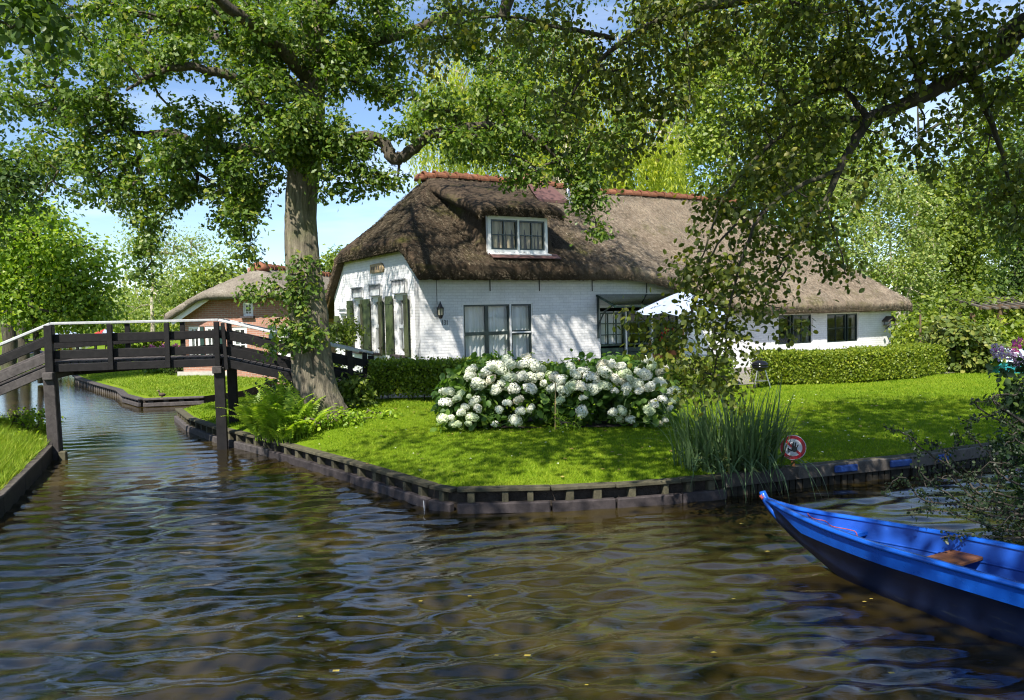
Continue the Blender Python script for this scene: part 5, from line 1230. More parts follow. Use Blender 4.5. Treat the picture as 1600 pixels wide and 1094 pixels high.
ptree('oak_far_tree', 'tall tree filling the gap above the birch pair at far right', 1440, 60, [(1330, 230, 60, 50, 26), (1560, 200, 70, 90, 50), (1640, 150, 90, 100, 50), (1290, 330, 60, 70, 34), (1470, 330, 60, 45, 26), (1560, 340, 80, 60, 40), (1300, 430, 60, 40, 26)], M['mid_leaf'], M['dark_bark'], .3, per=70, sig=.75, seed=60, group=TG, tr_r=.35)
ptree('poplar_tree', 'farthest poplar seen in the gap over the pale roof ridge', 1070, 58, [(1070, 200, 50, 50, 26), (1060, 270, 50, 40, 24), (1000, 270, 50, 36, 18), (1090, 90, 50, 60, 24), (1040, 20, 50, 60, 20)], M['poplar_leaf'], M['pale_bark'], .28, per=60, sig=.7, seed=61, group=TG, tr_r=.25)
# far wood closing the view
rng = np.random.default_rng(70); W_ = []
for k in range(420):
    x = rng.uniform(-150, 150); y = rng.uniform(88, 118); W_.append((x, y, rng.uniform(.6, 3.6)*(1+.25*math.sin(x*.13))))
W_ = np.array(W_); Pw = np.repeat(W_, 60, 0)+rng.normal(0, 1, (len(W_)*60, 3))*np.array([2.0, 1.6, 1.2]); Pw[:, 2] = np.maximum(Pw[:, 2], .3)
tag(leaves('far_wood', Pw, .75, 'kite', M['mid_leaf'], None, 71, up=.5), 'green wood closing the view far behind the houses', kind='stuff')

# ------------------------------------------------------------------ hedges and shrubs
def hedge(name, label, path, wid, ztop, zbase, leafmat, n, lsize, group=None, seed=1, rough=.05, stems=True):
    rng = np.random.default_rng(seed); path = [np.array(p, float) for p in path]; P0 = path[0]
    root = thing(name, label, 'hedge', (P0[0], P0[1], zbase), 0, group); B = np.array([P0[0], P0[1], zbase])
    seg = [(a, b, np.linalg.norm(b-a)) for a, b in zip(path[:-1], path[1:])]; tot = sum(x[2] for x in seg)
    pts = []; core = MB(); stm = MB()
    for a, b, L in seg:
        d = (b-a)/L; nr = np.array([-d[1], d[0]]); k = int(n*L/tot); h = ztop-zbase
        f = rng.choice(4, k, p=[.42, .30, .2, .08]); t = rng.uniform(-.02, 1.02, k)*L; y = rng.uniform(-1, 1, k)*wid/2; z = rng.uniform(.1, 1, k)*h
        y = np.where(f == 0, -wid/2+rng.normal(0, rough, k), np.where(f == 2, wid/2, y)); z = np.where(f == 1, h+rng.normal(0, rough*.7, k), z)
        y += .03*np.sin(t*3.1)+.02*np.sin(t*7.7); z += .02*np.sin(t*2.3+1)
        e = f == 3; t = np.where(e, rng.choice([0, L], k)+rng.normal(0, rough, k), t)
        q = a+d*t[:, None]+nr*y[:, None]; pts.append(np.column_stack([q, zbase+z])-B)
        w2 = wid-.16; c = [a+nr*s*w2/2 for s in (-1, 1)]+[b+nr*s*w2/2 for s in (1, -1)]
        core.prism([(*(p-B[:2]), .16) for p in c], (0, 0, h-.26))
        for i in range(int(L/.22)):
            p = a+d*(i+.5+rng.normal(0, .2))*.22-nr*(wid/2-.14)-B[:2]; stm.tube([(*p, -.05), (*(p+rng.normal(0, .03, 2)), .12), (*(p+rng.normal(0, .06, 2)), .3)], [.014, .012, .01], 5)
    core.build('hedge_core', M['soil'], root)
    if stems: stm.build('stems', M['dark_bark'], root)
    leaves('foliage', np.concatenate(pts), lsize, 'kite', leafmat, root, seed, up=.35, droop=-.2)
    return root
hedge('privet_hedge', 'clipped hedge between the footbridge landing and the white hydrangeas', [(-2.72, 15.35), (-.6, 15.95)], .75, 1.27, .6, M['privet_leaf'], 15000, .055, 'clipped garden hedges', 81)
hedge('privet_hedge', 'clipped hedge behind the white hydrangeas under the terrace parasol', [(-.4, 16.0), (2.0, 16.55), (4.55, 17.25)], .75, 1.1, .42, M['privet_leaf'], 24000, .055, 'clipped garden hedges', 82)
hedge('beech_hedge', 'long curved clipped hedge below the low eaves right of the kettle barbecue', [(5.75, 18.55), (8.2, 18.85), (9.6, 19.65), (10.75, 20.75)], .8, 1.13, .40, M['hedge_leaf'], 42000, .055, 'clipped garden hedges', 83, .035)

def bush(name, label, base, blobs, leafmat, lsize, shape, per, sig, seed, cat='shrub', group=None, up=.5, stem=None, sh=.5, rs=.012):
    rng = np.random.default_rng(seed); base = np.array(base, float); root = thing(name, label, cat, base, 0, group)
    T = np.concatenate([ell(c, r_, n, rng, sh) for c, r_, n in blobs]); T = T[T[:, 2] > .02]
    lim = [(np.array([(0, 0, -.1), (0, 0, .12)]), None)]
    twig_mesh('stems', grow(lim, T, rng, rs*.5), stem or M['twig'], root, 4)
    P, d_ = clump(T, per, sig, rng); k_ = P[:, 2] > 0; P = (P[k_], d_[k_])
    leaves('foliage', P, lsize, shape, leafmat, root, seed, up=up); return root
def gb(px, py, z): q = gz(px, py, z); return (q[0], q[1], hz(h_main, q[0], q[1])-.02)
bush('rhododendron', 'rounded olive green rhododendron at the end of the long hedge', (11.75, 20.6, .42), [((-.2, 0, .62), (.62, .55, .6), 50), ((.45, -.1, .45), (.55, .5, .45), 36), ((-.42, .5, 1.05), (.45, .4, .34), 20), ((.35, .4, .85), (.5, .4, .3), 18)], M['rhodo_leaf'], .13, 'oval', 34, .13, 91)
bush('garden_shrub', 'yellow green shrub beyond the rhododendron by the teal boat', (14.2, 25.0, .4), [((.3, 0, .6), (1.2, .7, .5), 50), ((1.8, .4, .6), (1.2, .8, .6), 44), ((-.9, 1, .7), (.8, .7, .6), 30)], M['hedge_leaf'], .16, 'kite', 34, .2, 92, group='shrubs along the back of the garden')
bush('garden_shrub', 'mid green shrubs under the birch pair beyond the house end', (15.0, 31.0, .4), [((-3, 0, 1.0), (1.8, .8, 1.0), 60), ((0, 0, .9), (1.8, .8, .9), 50), ((3, .4, 1.2), (1.8, .8, 1.2), 60), ((6, 0, 1.2), (2, .8, 1.2), 60)], M['mid_leaf'], .2, 'kite', 36, .26, 93, group='shrubs along the back of the garden')
bush('garden_shrub', 'dark undergrowth shrub beneath the broad trees at far right', (21.5, 31.0, .4), [((0, 0, 1.2), (2, .8, 1.2), 60), ((3, 0, 1.4), (2, .8, 1.4), 60), ((6.5, -2, 1.5), (2.4, 1, 1.6), 60)], M['dark_leaf'], .2, 'kite', 36, .26, 94, group='shrubs along the back of the garden')
bush('climbing_rose', 'leafy white flowered shrub against the gable left of the shutters', (-4.5, 20.6, .5), [((-.1, 0, .8), (.55, .35, .75), 40), ((.35, -.2, 1.3), (.35, .3, .4), 14), ((-.6, .2, .5), (.5, .3, .4), 18)], M['mid_leaf'], .085, 'oval', 26, .11, 95)
bush('laurel_shrub', 'dark green shrub in the corner between oak trunk and bridge rail', (-2.85, 14.0, .66), [((0, 0, .22), (.26, .22, .24), 24), ((.2, .1, .12), (.22, .2, .15), 10)], M['mid_leaf'], .08, 'oval', 30, .09, 96)
bush('grey_shrub', 'bluish low shrub under the bridge ramp left of the oak trunk', (-4.3, 15.8, .5), [((0, 0, .3), (.6, .4, .32), 30), ((.8, .2, .35), (.6, .4, .32), 26)], M['reed_leaf'], .075, 'oval', 28, .12, 97)
bush('ivy_patch', 'leafy weeds and ivy round the foot of the oak', (-2.75, 12.75, .48), [((0, 0, .08), (.35, .3, .12), 22), ((-.5, -.25, .06), (.3, .2, .12), 16), ((.35, .5, .05), (.4, .25, .1), 14)], M['fern_leaf'], .06, 'oval', 22, .07, 98, cat='ground plant')
bush('bank_weeds', 'leafy green weeds at the tip of the left bank beside the bridge post', (-8.5, 13.5, .25), [((.1, 0, .2), (.3, .5, .25), 22), ((0, .7, .15), (.3, .4, .2), 16), ((.35, -.9, .05), (.25, .4, .16), 12)], M['fern_leaf'], .06, 'oval', 24, .09, 99, cat='ground plant')

# ------------------------------------------------------------------ hydrangeas
def head_mesh(seed, rad):
    rng = np.random.default_rng(seed); n = 74; i = np.arange(n)+.5; ph = np.arccos(1-2*i/n*.93); th = math.pi*(1+5**.5)*i
    D = np.column_stack([np.cos(th)*np.sin(ph), np.sin(th)*np.sin(ph), np.cos(ph)]); m = MB()
    lump = 1+.10*np.sin(D[:, 0]*4+seed)+.08*np.sin(D[:, 1]*5+seed*2)
    for d, l in zip(D, lump):
        c = d*rad*l*np.array([1, 1, .82])*rng.uniform(.93, 1.05); t = np.cross(d, rng.normal(0, 1, 3)); t /= np.linalg.norm(t); b = np.cross(d, t); s = rad*.25
        t = t+d*rng.normal(0, .25); b = b+d*rng.normal(0, .25)
        o = len(m.v); m.v += [tuple(c+s*t-d*s*.25), tuple(c+s*b-d*s*.25), tuple(c-s*t-d*s*.25), tuple(c-s*b-d*s*.25), tuple(c+d*s*.12)]
        m.f += [(o, o+1, o+4), (o+1, o+2, o+4), (o+2, o+3, o+4), (o+3, o, o+4)]
    me = bpy.data.meshes.new('flower_head'); me.from_pydata(m.v, [], m.f); me.update(); me.materials.append(M['mophead']); return me
HEADS = [head_mesh(s, .092) for s in (1, 2, 3, 4)]
def hydrangea(label, cx, cy, blobs, fl, seed):
    rng = np.random.default_rng(seed); zb = hz(h_main, cx, cy); root = thing('hydrangea_bush', label, 'hydrangea', (cx, cy, zb), 0, 'white hydrangea bushes on the lawn'); B = np.array([cx, cy, zb])
    T = np.concatenate([ell(c, r_, n, rng, .55) for c, r_, n in blobs]); T = T[T[:, 2] > .03]
    P, d_ = clump(T, 13, .085, rng); k_ = P[:, 2] > .02; P = (P[k_], d_[k_])
    leaves('foliage', P, .125, 'oval', M['hyd_leaf'], root, seed, up=.5, droop=.2)
    hs = []
    for px, py, sc in fl:
        # nearest surface of the bush along the line of sight gives each head its place
        d = ray(px, py); best = None
        for t in np.linspace(8, 18, 260):
            q = _C+d*t-B
            if q[2] < .06: break
            for c, r_, n in blobs:
                if np.sum(((q-np.array(c))/(np.array(r_)+.11))**2) < 1.0: best = q; break
            if best is not None: break
        if best is None:
            q = _C+d*((cy-.1)/d[1])-B; best = q if q[2] > .05 else None
        if best is not None: hs.append((best+rng.normal(0, .02, 3), sc))
    st = [(np.array([(0, 0, 0), (0, 0, .1)]), None)]
    tips = np.array([h for h, _ in hs])
    twig_mesh('stems', grow([(np.array([(x, 0, 0), (x, 0, .12)]), None) for x in np.linspace(-.7, .7, 6)], tips-np.array([0, 0, .05]), rng, .004), M['hyd_leaf'], root, 4)
    first = {}
    for h, sc in hs:
        k = int(rng.integers(4)); o = link('flower_head', HEADS[k], root)
        o.location = h; sc *= rng.uniform(.78, 1.12); o.scale = (sc*rng.uniform(.9, 1.15), sc*rng.uniform(.9, 1.15), sc*rng.uniform(.75, 1.02)); o.rotation_euler = (rng.normal(.35, .3), rng.normal(0, .3), rng.uniform(0, 6.28))
    return root
FL1 = [(700, 609, 1.15), (698, 629, 1.0), (722, 619, .9), (712, 622, .8), (735, 588, 1.2), (748, 594, 1.3), (736, 578, 1.0), (760, 580, 1.1), (756, 603, .9), (770, 572, 1.2), (783, 577, 1.2), (775, 605, 1.0), (776, 612, .9), (800, 570, 1.3), (815, 568, 1.2), (832, 572, 1.3), (845, 578, 1.1), (812, 585, 1.3), (795, 588, 1.2), (826, 590, 1.3), (840, 588, 1.2), (806, 607, 1.2), (828, 604, 1.25), (787, 600, 1.0), (850, 602, 1.1), (863, 610, 1.1), (855, 586, 1.0),
       (743, 630, 1.0), (745, 642, 1.0), (727, 638, .85), (732, 651, .95), (719, 645, .8), (696, 656, 1.0), (704, 652, .8), (718, 663, .85), (709, 664, .75), (740, 666, .8), (733, 658, .6), (755, 672, 1.0), (764, 669, .9), (770, 664, .85), (788, 668, 1.05), (796, 630, .85), (812, 627, 1.1), (828, 637, 1.05), (812, 642, .9), (806, 655, 1.15), (776, 641, .7), (849, 669, 1.15), (770, 677, .9), (733, 617, .6), (767, 593, 1.1), (820, 560, 1.0), (790, 562, .9), (862, 592, 1.0)]
FL2 = [(868, 606, 1.1), (872, 620, 1.2), (884, 610, 1.2), (892, 607, 1.2), (880, 592, 1.15), (898, 583, 1.2), (912, 579, 1.2), (924, 587, 1.2), (906, 606, 1.2), (928, 606, 1.35), (943, 602, 1.2), (945, 582, 1.2), (960, 588, 1.2), (974, 584, 1.15), (985, 590, 1.1), (958, 570, 1.2), (972, 572, 1.1), (940, 570, 1.0), (1002, 582, 1.2), (1012, 588, 1.1), (995, 600, 1.1), (968, 600, 1.2), (980, 604, 1.2), (1015, 605, 1.1), (1030, 596, 1.1), (1000, 612, 1.1), (983, 613, .9), (963, 612, .8), (1012, 562, 1.1), (1018, 575, 1.0), (1040, 600, .9), (1045, 612, .9), (913, 619, .9),
       (907, 643, 1.2), (955, 644, 1.0), (971, 641, 1.1), (966, 658, 1.1), (984, 653, 1.0), (976, 668, 1.1), (942, 667, 1.0), (1014, 640, 1.2), (1002, 663, .75), (1030, 658, .75), (1038, 655, .7), (1022, 632, .8), (1035, 625, .9), (1045, 640, .8), (1050, 625, .8), (865, 590, 1.1), (890, 575, 1.0), (1028, 578, 1.0), (1056, 608, .7)]
H1 = [((-.30, 0, .42), (.52, .5, .48), 54), ((.15, .1, .72), (.62, .52, .36), 60), ((.3, -.1, .3), (.75, .5, .36), 54), ((-.45, -.1, .22), (.42, .45, .26), 26)]
hydrangea('white mophead hydrangea nearer the oak with a leaning bamboo cane', -.35, 12.65, H1, FL1, 101)
H2 = [((-.3, 0, .4), (.68, .5, .44), 60), ((.35, .1, .66), (.72, .52, .40), 66), ((.7, .0, .35), (.6, .5, .38), 54), ((-.35, .1, .68), (.55, .42, .34), 36)]
hydrangea('white mophead hydrangea nearer the tall reeds', 1.35, 12.6, H2, FL2, 102)
bed = MB(); zz = [(x, y, hz(h_main, x, y)+.022) for x, y in BED]; bed.add(zz, [tuple(range(len(zz)))]); tag(bed.build('flower_bed', M['soil']), 'bare soil under the hydrangeas', kind='structure')
for (x0, y0), (x1, y1), lb in (((765, 660), (777, 600), 'leaning bamboo cane in the hydrangea nearer the oak'), ((867, 674), (868, 598), 'upright bamboo cane between the two hydrangeas')):
    a = gz(x0, y0, .42); b = at(x1, y1, a[1]); m = MB(); m.tube([a-np.array([0, 0, .1]), b], .008, 6); o = m.build('bamboo_cane', M['cane']); tag(o, lb, 'plant stake')
bush('lady_mantle', 'low pale green plant at the foot of the upright cane', (.72, 11.85, hz(h_main, .72, 11.85)), [((0, 0, .1), (.2, .12, .12), 14)], M['fern_leaf'], .09, 'slim', 16, .06, 103, cat='ground plant')

# ------------------------------------------------------------------ fern clump, reeds, right hand bush
def fern():
    rng = np.random.default_rng(111); b = np.array([-3.75, 12.62, .3]); b[2] = hz(h_main, b[0], b[1])
    root = thing('fern_clump', 'bright green fern clump at the water edge below the oak', 'fern', b)
    def frond(seed, L):
        r = np.random.default_rng(seed); V = []; F = []; n = 20; m = MB()
        pts = [np.array([L*.5*t**1.9, 0, L*(t-.3*t**2.6)]) for t in np.linspace(0, 1, n)]
        m.tube(pts[::3], np.linspace(.006, .002, len(pts[::3])), 4)
        for i in range(3, n):
            w = L*.15*math.sin(math.pi*min(1, (i/n)*.9+.12))+.012; d = pts[i]-pts[i-1]; d /= np.linalg.norm(d)
            for s in (-1, 1):
                for k in range(1):
                    o = len(m.v); p = pts[i]; q = p+np.array([d[0]*.35, s, d[2]*.35-.25])*w*r.uniform(.85, 1.1); mid = (p+q)/2+np.array([0, 0, .012]); t = d*L*.026
                    m.v += [tuple(p), tuple(mid+t), tuple(q), tuple(mid-t)]; m.f += [(o, o+1, o+2), (o, o+2, o+3)]
        me = bpy.data.meshes.new('frond'); me.from_pydata(m.v, [], m.f); me.update(); me.materials.append(M['fern_leaf']); return me
    ms = [frond(s, L) for s, L in ((1, .98), (2, .84), (3, 1.08), (4, .62))]
    for cx, cy, n in ((-.1, 0, 18), (.2, .1, 16), (-.35, .35, 16), (.42, -.12, 14), (.05, .45, 14), (-.5, .6, 12), (.15, -.25, 14), (-.2, .2, 14)):
        for k in range(n):
            o = link('frond', ms[int(rng.integers(4))], root); o.location = (cx+rng.normal(0, .06), cy+rng.normal(0, .06), hz(h_main, b[0]+cx, b[1]+cy)-b[2]-.02)
            o.rotation_euler = (rng.normal(0, .12), rng.normal(.0, .2), rng.uniform(0, 6.28)); s = rng.uniform(.75, 1.1); o.scale = (s, s, s)
fern()
def reeds():
    rng = np.random.default_rng(121); b = np.array([2.62, 9.72, .25]); root = thing('reed_clump', 'tall clump of iris like reeds hanging over the timber edge beside the sign', 'reeds', b)
    def blade(L, bend, w, seed, hang=False):
        r = np.random.default_rng(seed); n = 9; m = MB()
        for i in range(n+1):
            t = i/n; x = bend*L*t**2.4; z = L*(t-.35*bend*t**2.6*1.3)
            if hang: x = L*.62*t; z = L*(.85*t-1.15*t*t)
            ww = w*(1-t**2.2)*(.55+.45*min(1, t*6))
            m.v += [(x, -ww/2, z+.0), (x+ww*.12, 0, z), (x, ww/2, z)]
        for i in range(n): m.f += [(3*i, 3*i+1, 3*i+4, 3*i+3), (3*i+1, 3*i+2, 3*i+5, 3*i+4)]
        me = bpy.data.meshes.new('blade'); me.from_pydata(m.v, [], m.f); me.update(); me.materials.append(M['reed_leaf']); return me
    up = [blade(L*1.04, bd, .03, i) for i, (L, bd) in enumerate(((1.05, .12), (.95, .22), (1.12, .07), (.85, .35), (.78, .18), (1.0, .4)))]
    ov = [blade(L, bd, .022, i) for i, (L, bd) in enumerate(((.85, .85), (.7, 1.0), (1.0, .95)))]
    for k in range(290):
        a = rng.uniform(0, 6.28); q = rng.uniform(0, 1)**.6; x, y = q*.66*math.cos(a), q*.36*math.sin(a); far = k % 9 == 0
        o = link('blade', (ov if far else up)[int(rng.integers(3 if far else 6))], root)
        o.location = (x, y, hz(h_main, b[0]+x, b[1]+y)-b[2]-.02); o.rotation_euler = (rng.normal(0, .07), rng.normal(.05, .08)+.10*q, a+rng.normal(0, .7)); s = rng.uniform(.78, 1.08); o.scale = (s, s, s)
    hg = [blade(L, 1, .024, i, True) for i, L in enumerate((.7, .9, 1.1))]
    for k in range(34):   # long leaves drooping over the edge into the water
        o = link('blade', hg[int(rng.integers(3))], root); o.location = (rng.uniform(-.55, .75), rng.uniform(-.3, -.1), .02); o.rotation_euler = (0, rng.normal(0, .2), -1.5+rng.normal(0, .75)); s = rng.uniform(.8, 1.05); o.scale = (s, s, s)
    for k in range(10):   # stray stems reaching right
        o = link('blade', ov[int(rng.integers(3))], root); o.location = (rng.uniform(.3, .6), rng.uniform(-.2, .2), .05); o.rotation_euler = (0, .0, rng.normal(0, .5))
    bsh = np.array([ell((.0, -.08, .12), (.55, .3, .14), 420, rng)])[0]
    leaves('dead_leaves', bsh, .16, 'slim', M['reed_leaf'], root, 122, up=.2, droop=0)
reeds()
def right_bush():
    rng = np.random.default_rng(131); b = np.array([5.75, 6.7, .2]); root = thing('cotoneaster_bush', 'dark twiggy cotoneaster arching over the water behind the blue boat', 'bush', b)
    def A(px, py, Y): return at(px, py, Y)-b
    Y0 = 6.9; lim = []
    defs = [[(1600, 660, 6.6), (1572, 640, 6.6), (1545, 650, 6.5), (1505, 657, 6.4)], [(1610, 700, 6.6), (1590, 672, 6.6), (1560, 648, 6.6)], [(1600, 760, 6.6), (1540, 700, 6.7), (1515, 680, 6.7), (1512, 662, 6.7)], [(1580, 790, 6.5), (1500, 740, 6.6), (1440, 700, 6.6), (1415, 678, 6.6), (1385, 670, 6.6)],
            [(1560, 800, 6.4), (1480, 770, 6.5), (1440, 740, 6.5), (1435, 700, 6.5)], [(1570, 800, 6.5), (1480, 720, 6.7), (1500, 690, 6.7), (1490, 675, 6.7)], [(1580, 810, 6.4), (1500, 790, 6.4), (1440, 780, 6.4), (1410, 745, 6.4), (1380, 770, 6.4)], [(1590, 800, 6.6), (1560, 740, 6.8), (1545, 690, 6.8)],
            [(1600, 830, 6.3), (1540, 820, 6.2), (1480, 800, 6.2), (1430, 800, 6.2)], [(1605, 840, 6.2), (1560, 840, 6.1), (1510, 835, 6.0), (1470, 840, 6.0)], [(1572, 640, 6.6), (1590, 615, 6.6), (1600, 590, 6.6)], [(1575, 645, 6.6), (1570, 618, 6.6)], [(1550, 650, 6.6), (1548, 625, 6.6)], [(1600, 780, 6.6), (1540, 760, 6.7), (1470, 700, 6.8), (1450, 690, 6.8)]]
    for p in defs: lim.append(smooth_path([(.3, .1, 0)]+[A(*q) for q in p], np.linspace(.012, .003, len(p)+1), 6, .004, rng))
    for lb in lim: limb_mesh('branch', [lb], M['bush_stem'], root, 5)
    T = np.concatenate([lb[0][8:]+rng.normal(0, .012, lb[0][8:].shape) for lb in lim]); T = np.repeat(T, 7, 0)+rng.normal(0, .016, (len(T)*7, 3))
    leaves('twig_leaves', T, .028, 'oval', M['bush_leaf'], root, 132, up=.3)
    D = np.concatenate([ell(A(1570, 760, 6.6), (.34, .3, .34), 50, rng), ell(A(1490, 765, 6.5), (.35, .25, .2), 26, rng), ell(A(1600, 700, 6.7), (.25, .3, .3), 26, rng), ell(A(1560, 810, 6.3), (.25, .2, .15), 22, rng)])
    twig_mesh('branches', grow(lim, D, rng, .0028), M['bush_stem'], root, 4)
    leaves('foliage', clump(D, 10, .06, rng), .028, 'oval', M['bush_leaf'], root, 133, up=.3)
right_bush()
bush('hazel_bush', 'broad leaved green bush at the right edge above the boat', (4.6, 6.45, .15), [((-.05, .05, .3), (.28, .25, .28), 34), ((.2, 0, .5), (.3, .3, .35), 34)], M['shrub_leaf'], .105, 'oval', 8, .08, 141, cat='bush')
def buddleja():
    rng = np.random.default_rng(151); b = np.array([5.65, 7.9, .25]); root = thing('lilac_flower_bush', 'flowering bush with lilac and magenta blooms at the right picture edge', 'flowering bush', b)
    T = np.concatenate([ell(at(1590, 600, 8)-b, (.22, .2, .3), 26, rng), ell(at(1600, 680, 8)-b, (.25, .25, .4), 34, rng), ell(at(1600, 780, 8)-b, (.25, .25, .3), 26, rng)])
    twig_mesh('stems', grow([(np.array([(0, 0, -.1), (.05, 0, .5), (.05, 0, 1.2)]), None)], T, rng, .003), M['twig'], root, 4)
    leaves('foliage', clump(T, 14, .06, rng), .07, 'oval', M['shrub_leaf'], root, 152)
    for px, py, mt, n in ((1558, 543, 'petal_lilac', 50), (1572, 552, 'petal_lilac', 60), (1585, 556, 'petal_lilac', 60), (1592, 536, 'petal_pink', 44), (1586, 545, 'petal_pink', 26), (1594, 566, 'petal_lilac', 50), (1560, 553, 'petal_lilac', 40), (1597, 735, 'petal_lilac', 26)):
        c = at(px, py, 8.0)-b; P = ell(c, (.065, .06, .05), n, rng); o = leaves('bloom', P, .035, 'kite', M[mt], root, 160+px); o['kind'] = 'thing'; del o['kind']
buddleja()

# ------------------------------------------------------------------ no entry sign
def sign():
    c = gz(1239, 728, .27); c = at(1239, 699, c[1]); zb = hz(h_main, c[0], c[1]); root = thing('round_sign', 'round red ringed sign with a black hand beside the reeds', 'sign', (c[0], c[1], zb), math.atan2(-c[0], c[1])); h = c[2]-zb
    def disc(r0, r1, y, mat, name, seg=48, th=.0):
        m = MB(); a = np.linspace(0, 2*math.pi, seg, endpoint=False); k = len(a)
        if r0 == 0: m.prism([(r1*math.cos(t), y, h+r1*math.sin(t)) for t in a], (0, th or .002, 0))
        else:
            m.v = [(r_*math.cos(t), yy, h+r_*math.sin(t)) for yy in (y, y+.002) for r_ in (r0, r1) for t in a]
            for i in range(k):
                j = (i+1) % k; m.f += [(i, j, k+j, k+i), (2*k+i, 3*k+i, 3*k+j, 2*k+j), (k+i, k+j, 3*k+j, 3*k+i), (i, 2*k+i, 2*k+j, j)]
        return m.build(name, mat, root)
    disc(0, .152, -.012, M['sign_white'], 'sign_plate', th=.012)
    disc(.108, .146, -.0155, M['sign_red'], 'red_ring')
    m = MB(); m.box((0, -.0180, h), (.226, .002, .028), rotm(y=R(43))); m.build('diagonal_bar', M['sign_red'], root)
    m = MB(); pal = [(-.012+.034*math.cos(t)*(1 if math.sin(t) < 0 else .95), -.0215, h-.018+.036*math.sin(t)) for t in np.linspace(0, 2*math.pi, 18, endpoint=False)]
    pal = [(x+.028, y, z) for x, y, z in pal]; m.prism(pal, (0, .002, 0))
    for x0, z0, ang, L, w in ((-.003, .01, 100, .05, .014), (.010, .013, 92, .058, .014), (.026, .013, 84, .055, .014), (.040, .006, 62, .042, .012), (-.012, -.03, 152, .045, .015)):
        a = R(ang); d = np.array([math.cos(a), 0, math.sin(a)]); p = np.array([x0, -.0222, h+z0-.01]); s = np.array([-d[2], 0, d[0]])*w/2
        tip = [p+d*L*(1)+s*math.cos(t)+d*w/2*math.sin(t) for t in np.linspace(0, math.pi, 6)]
        m.prism([p-s, *tip[::-1], p+s], (0, .0018, 0))
    m.build('hand_emblem', M['sign_black'], root)
    m = MB()
    for (x0, z0, x1, z1) in ((-.09, .02, -.082, -.01), (-.082, -.015, -.092, -.03), (-.06, -.01, -.05, -.04), (-.07, -.005, -.04, -.012), (-.062, -.03, -.035, -.034), (-.03, -.045, -.055, -.05), (-.05, -.05, -.058, -.075), (-.045, .0, -.05, -.03)):
        m.beam((x0, -.0225, h+z0), (x1, -.0225, h+z1), .0018, .006, up=(0.3, 0, 1) if abs(x1-x0) < abs(z1-z0) else (0, 0, 1))
    m.build('worn_marks', M['sign_black'], root)
    m = MB(); m.box((0, .012, (h+.02)/2-.1), (.045, .02, h+.2)); m.build('stake', M['brown_wood'], root, bevel=.003)
sign()

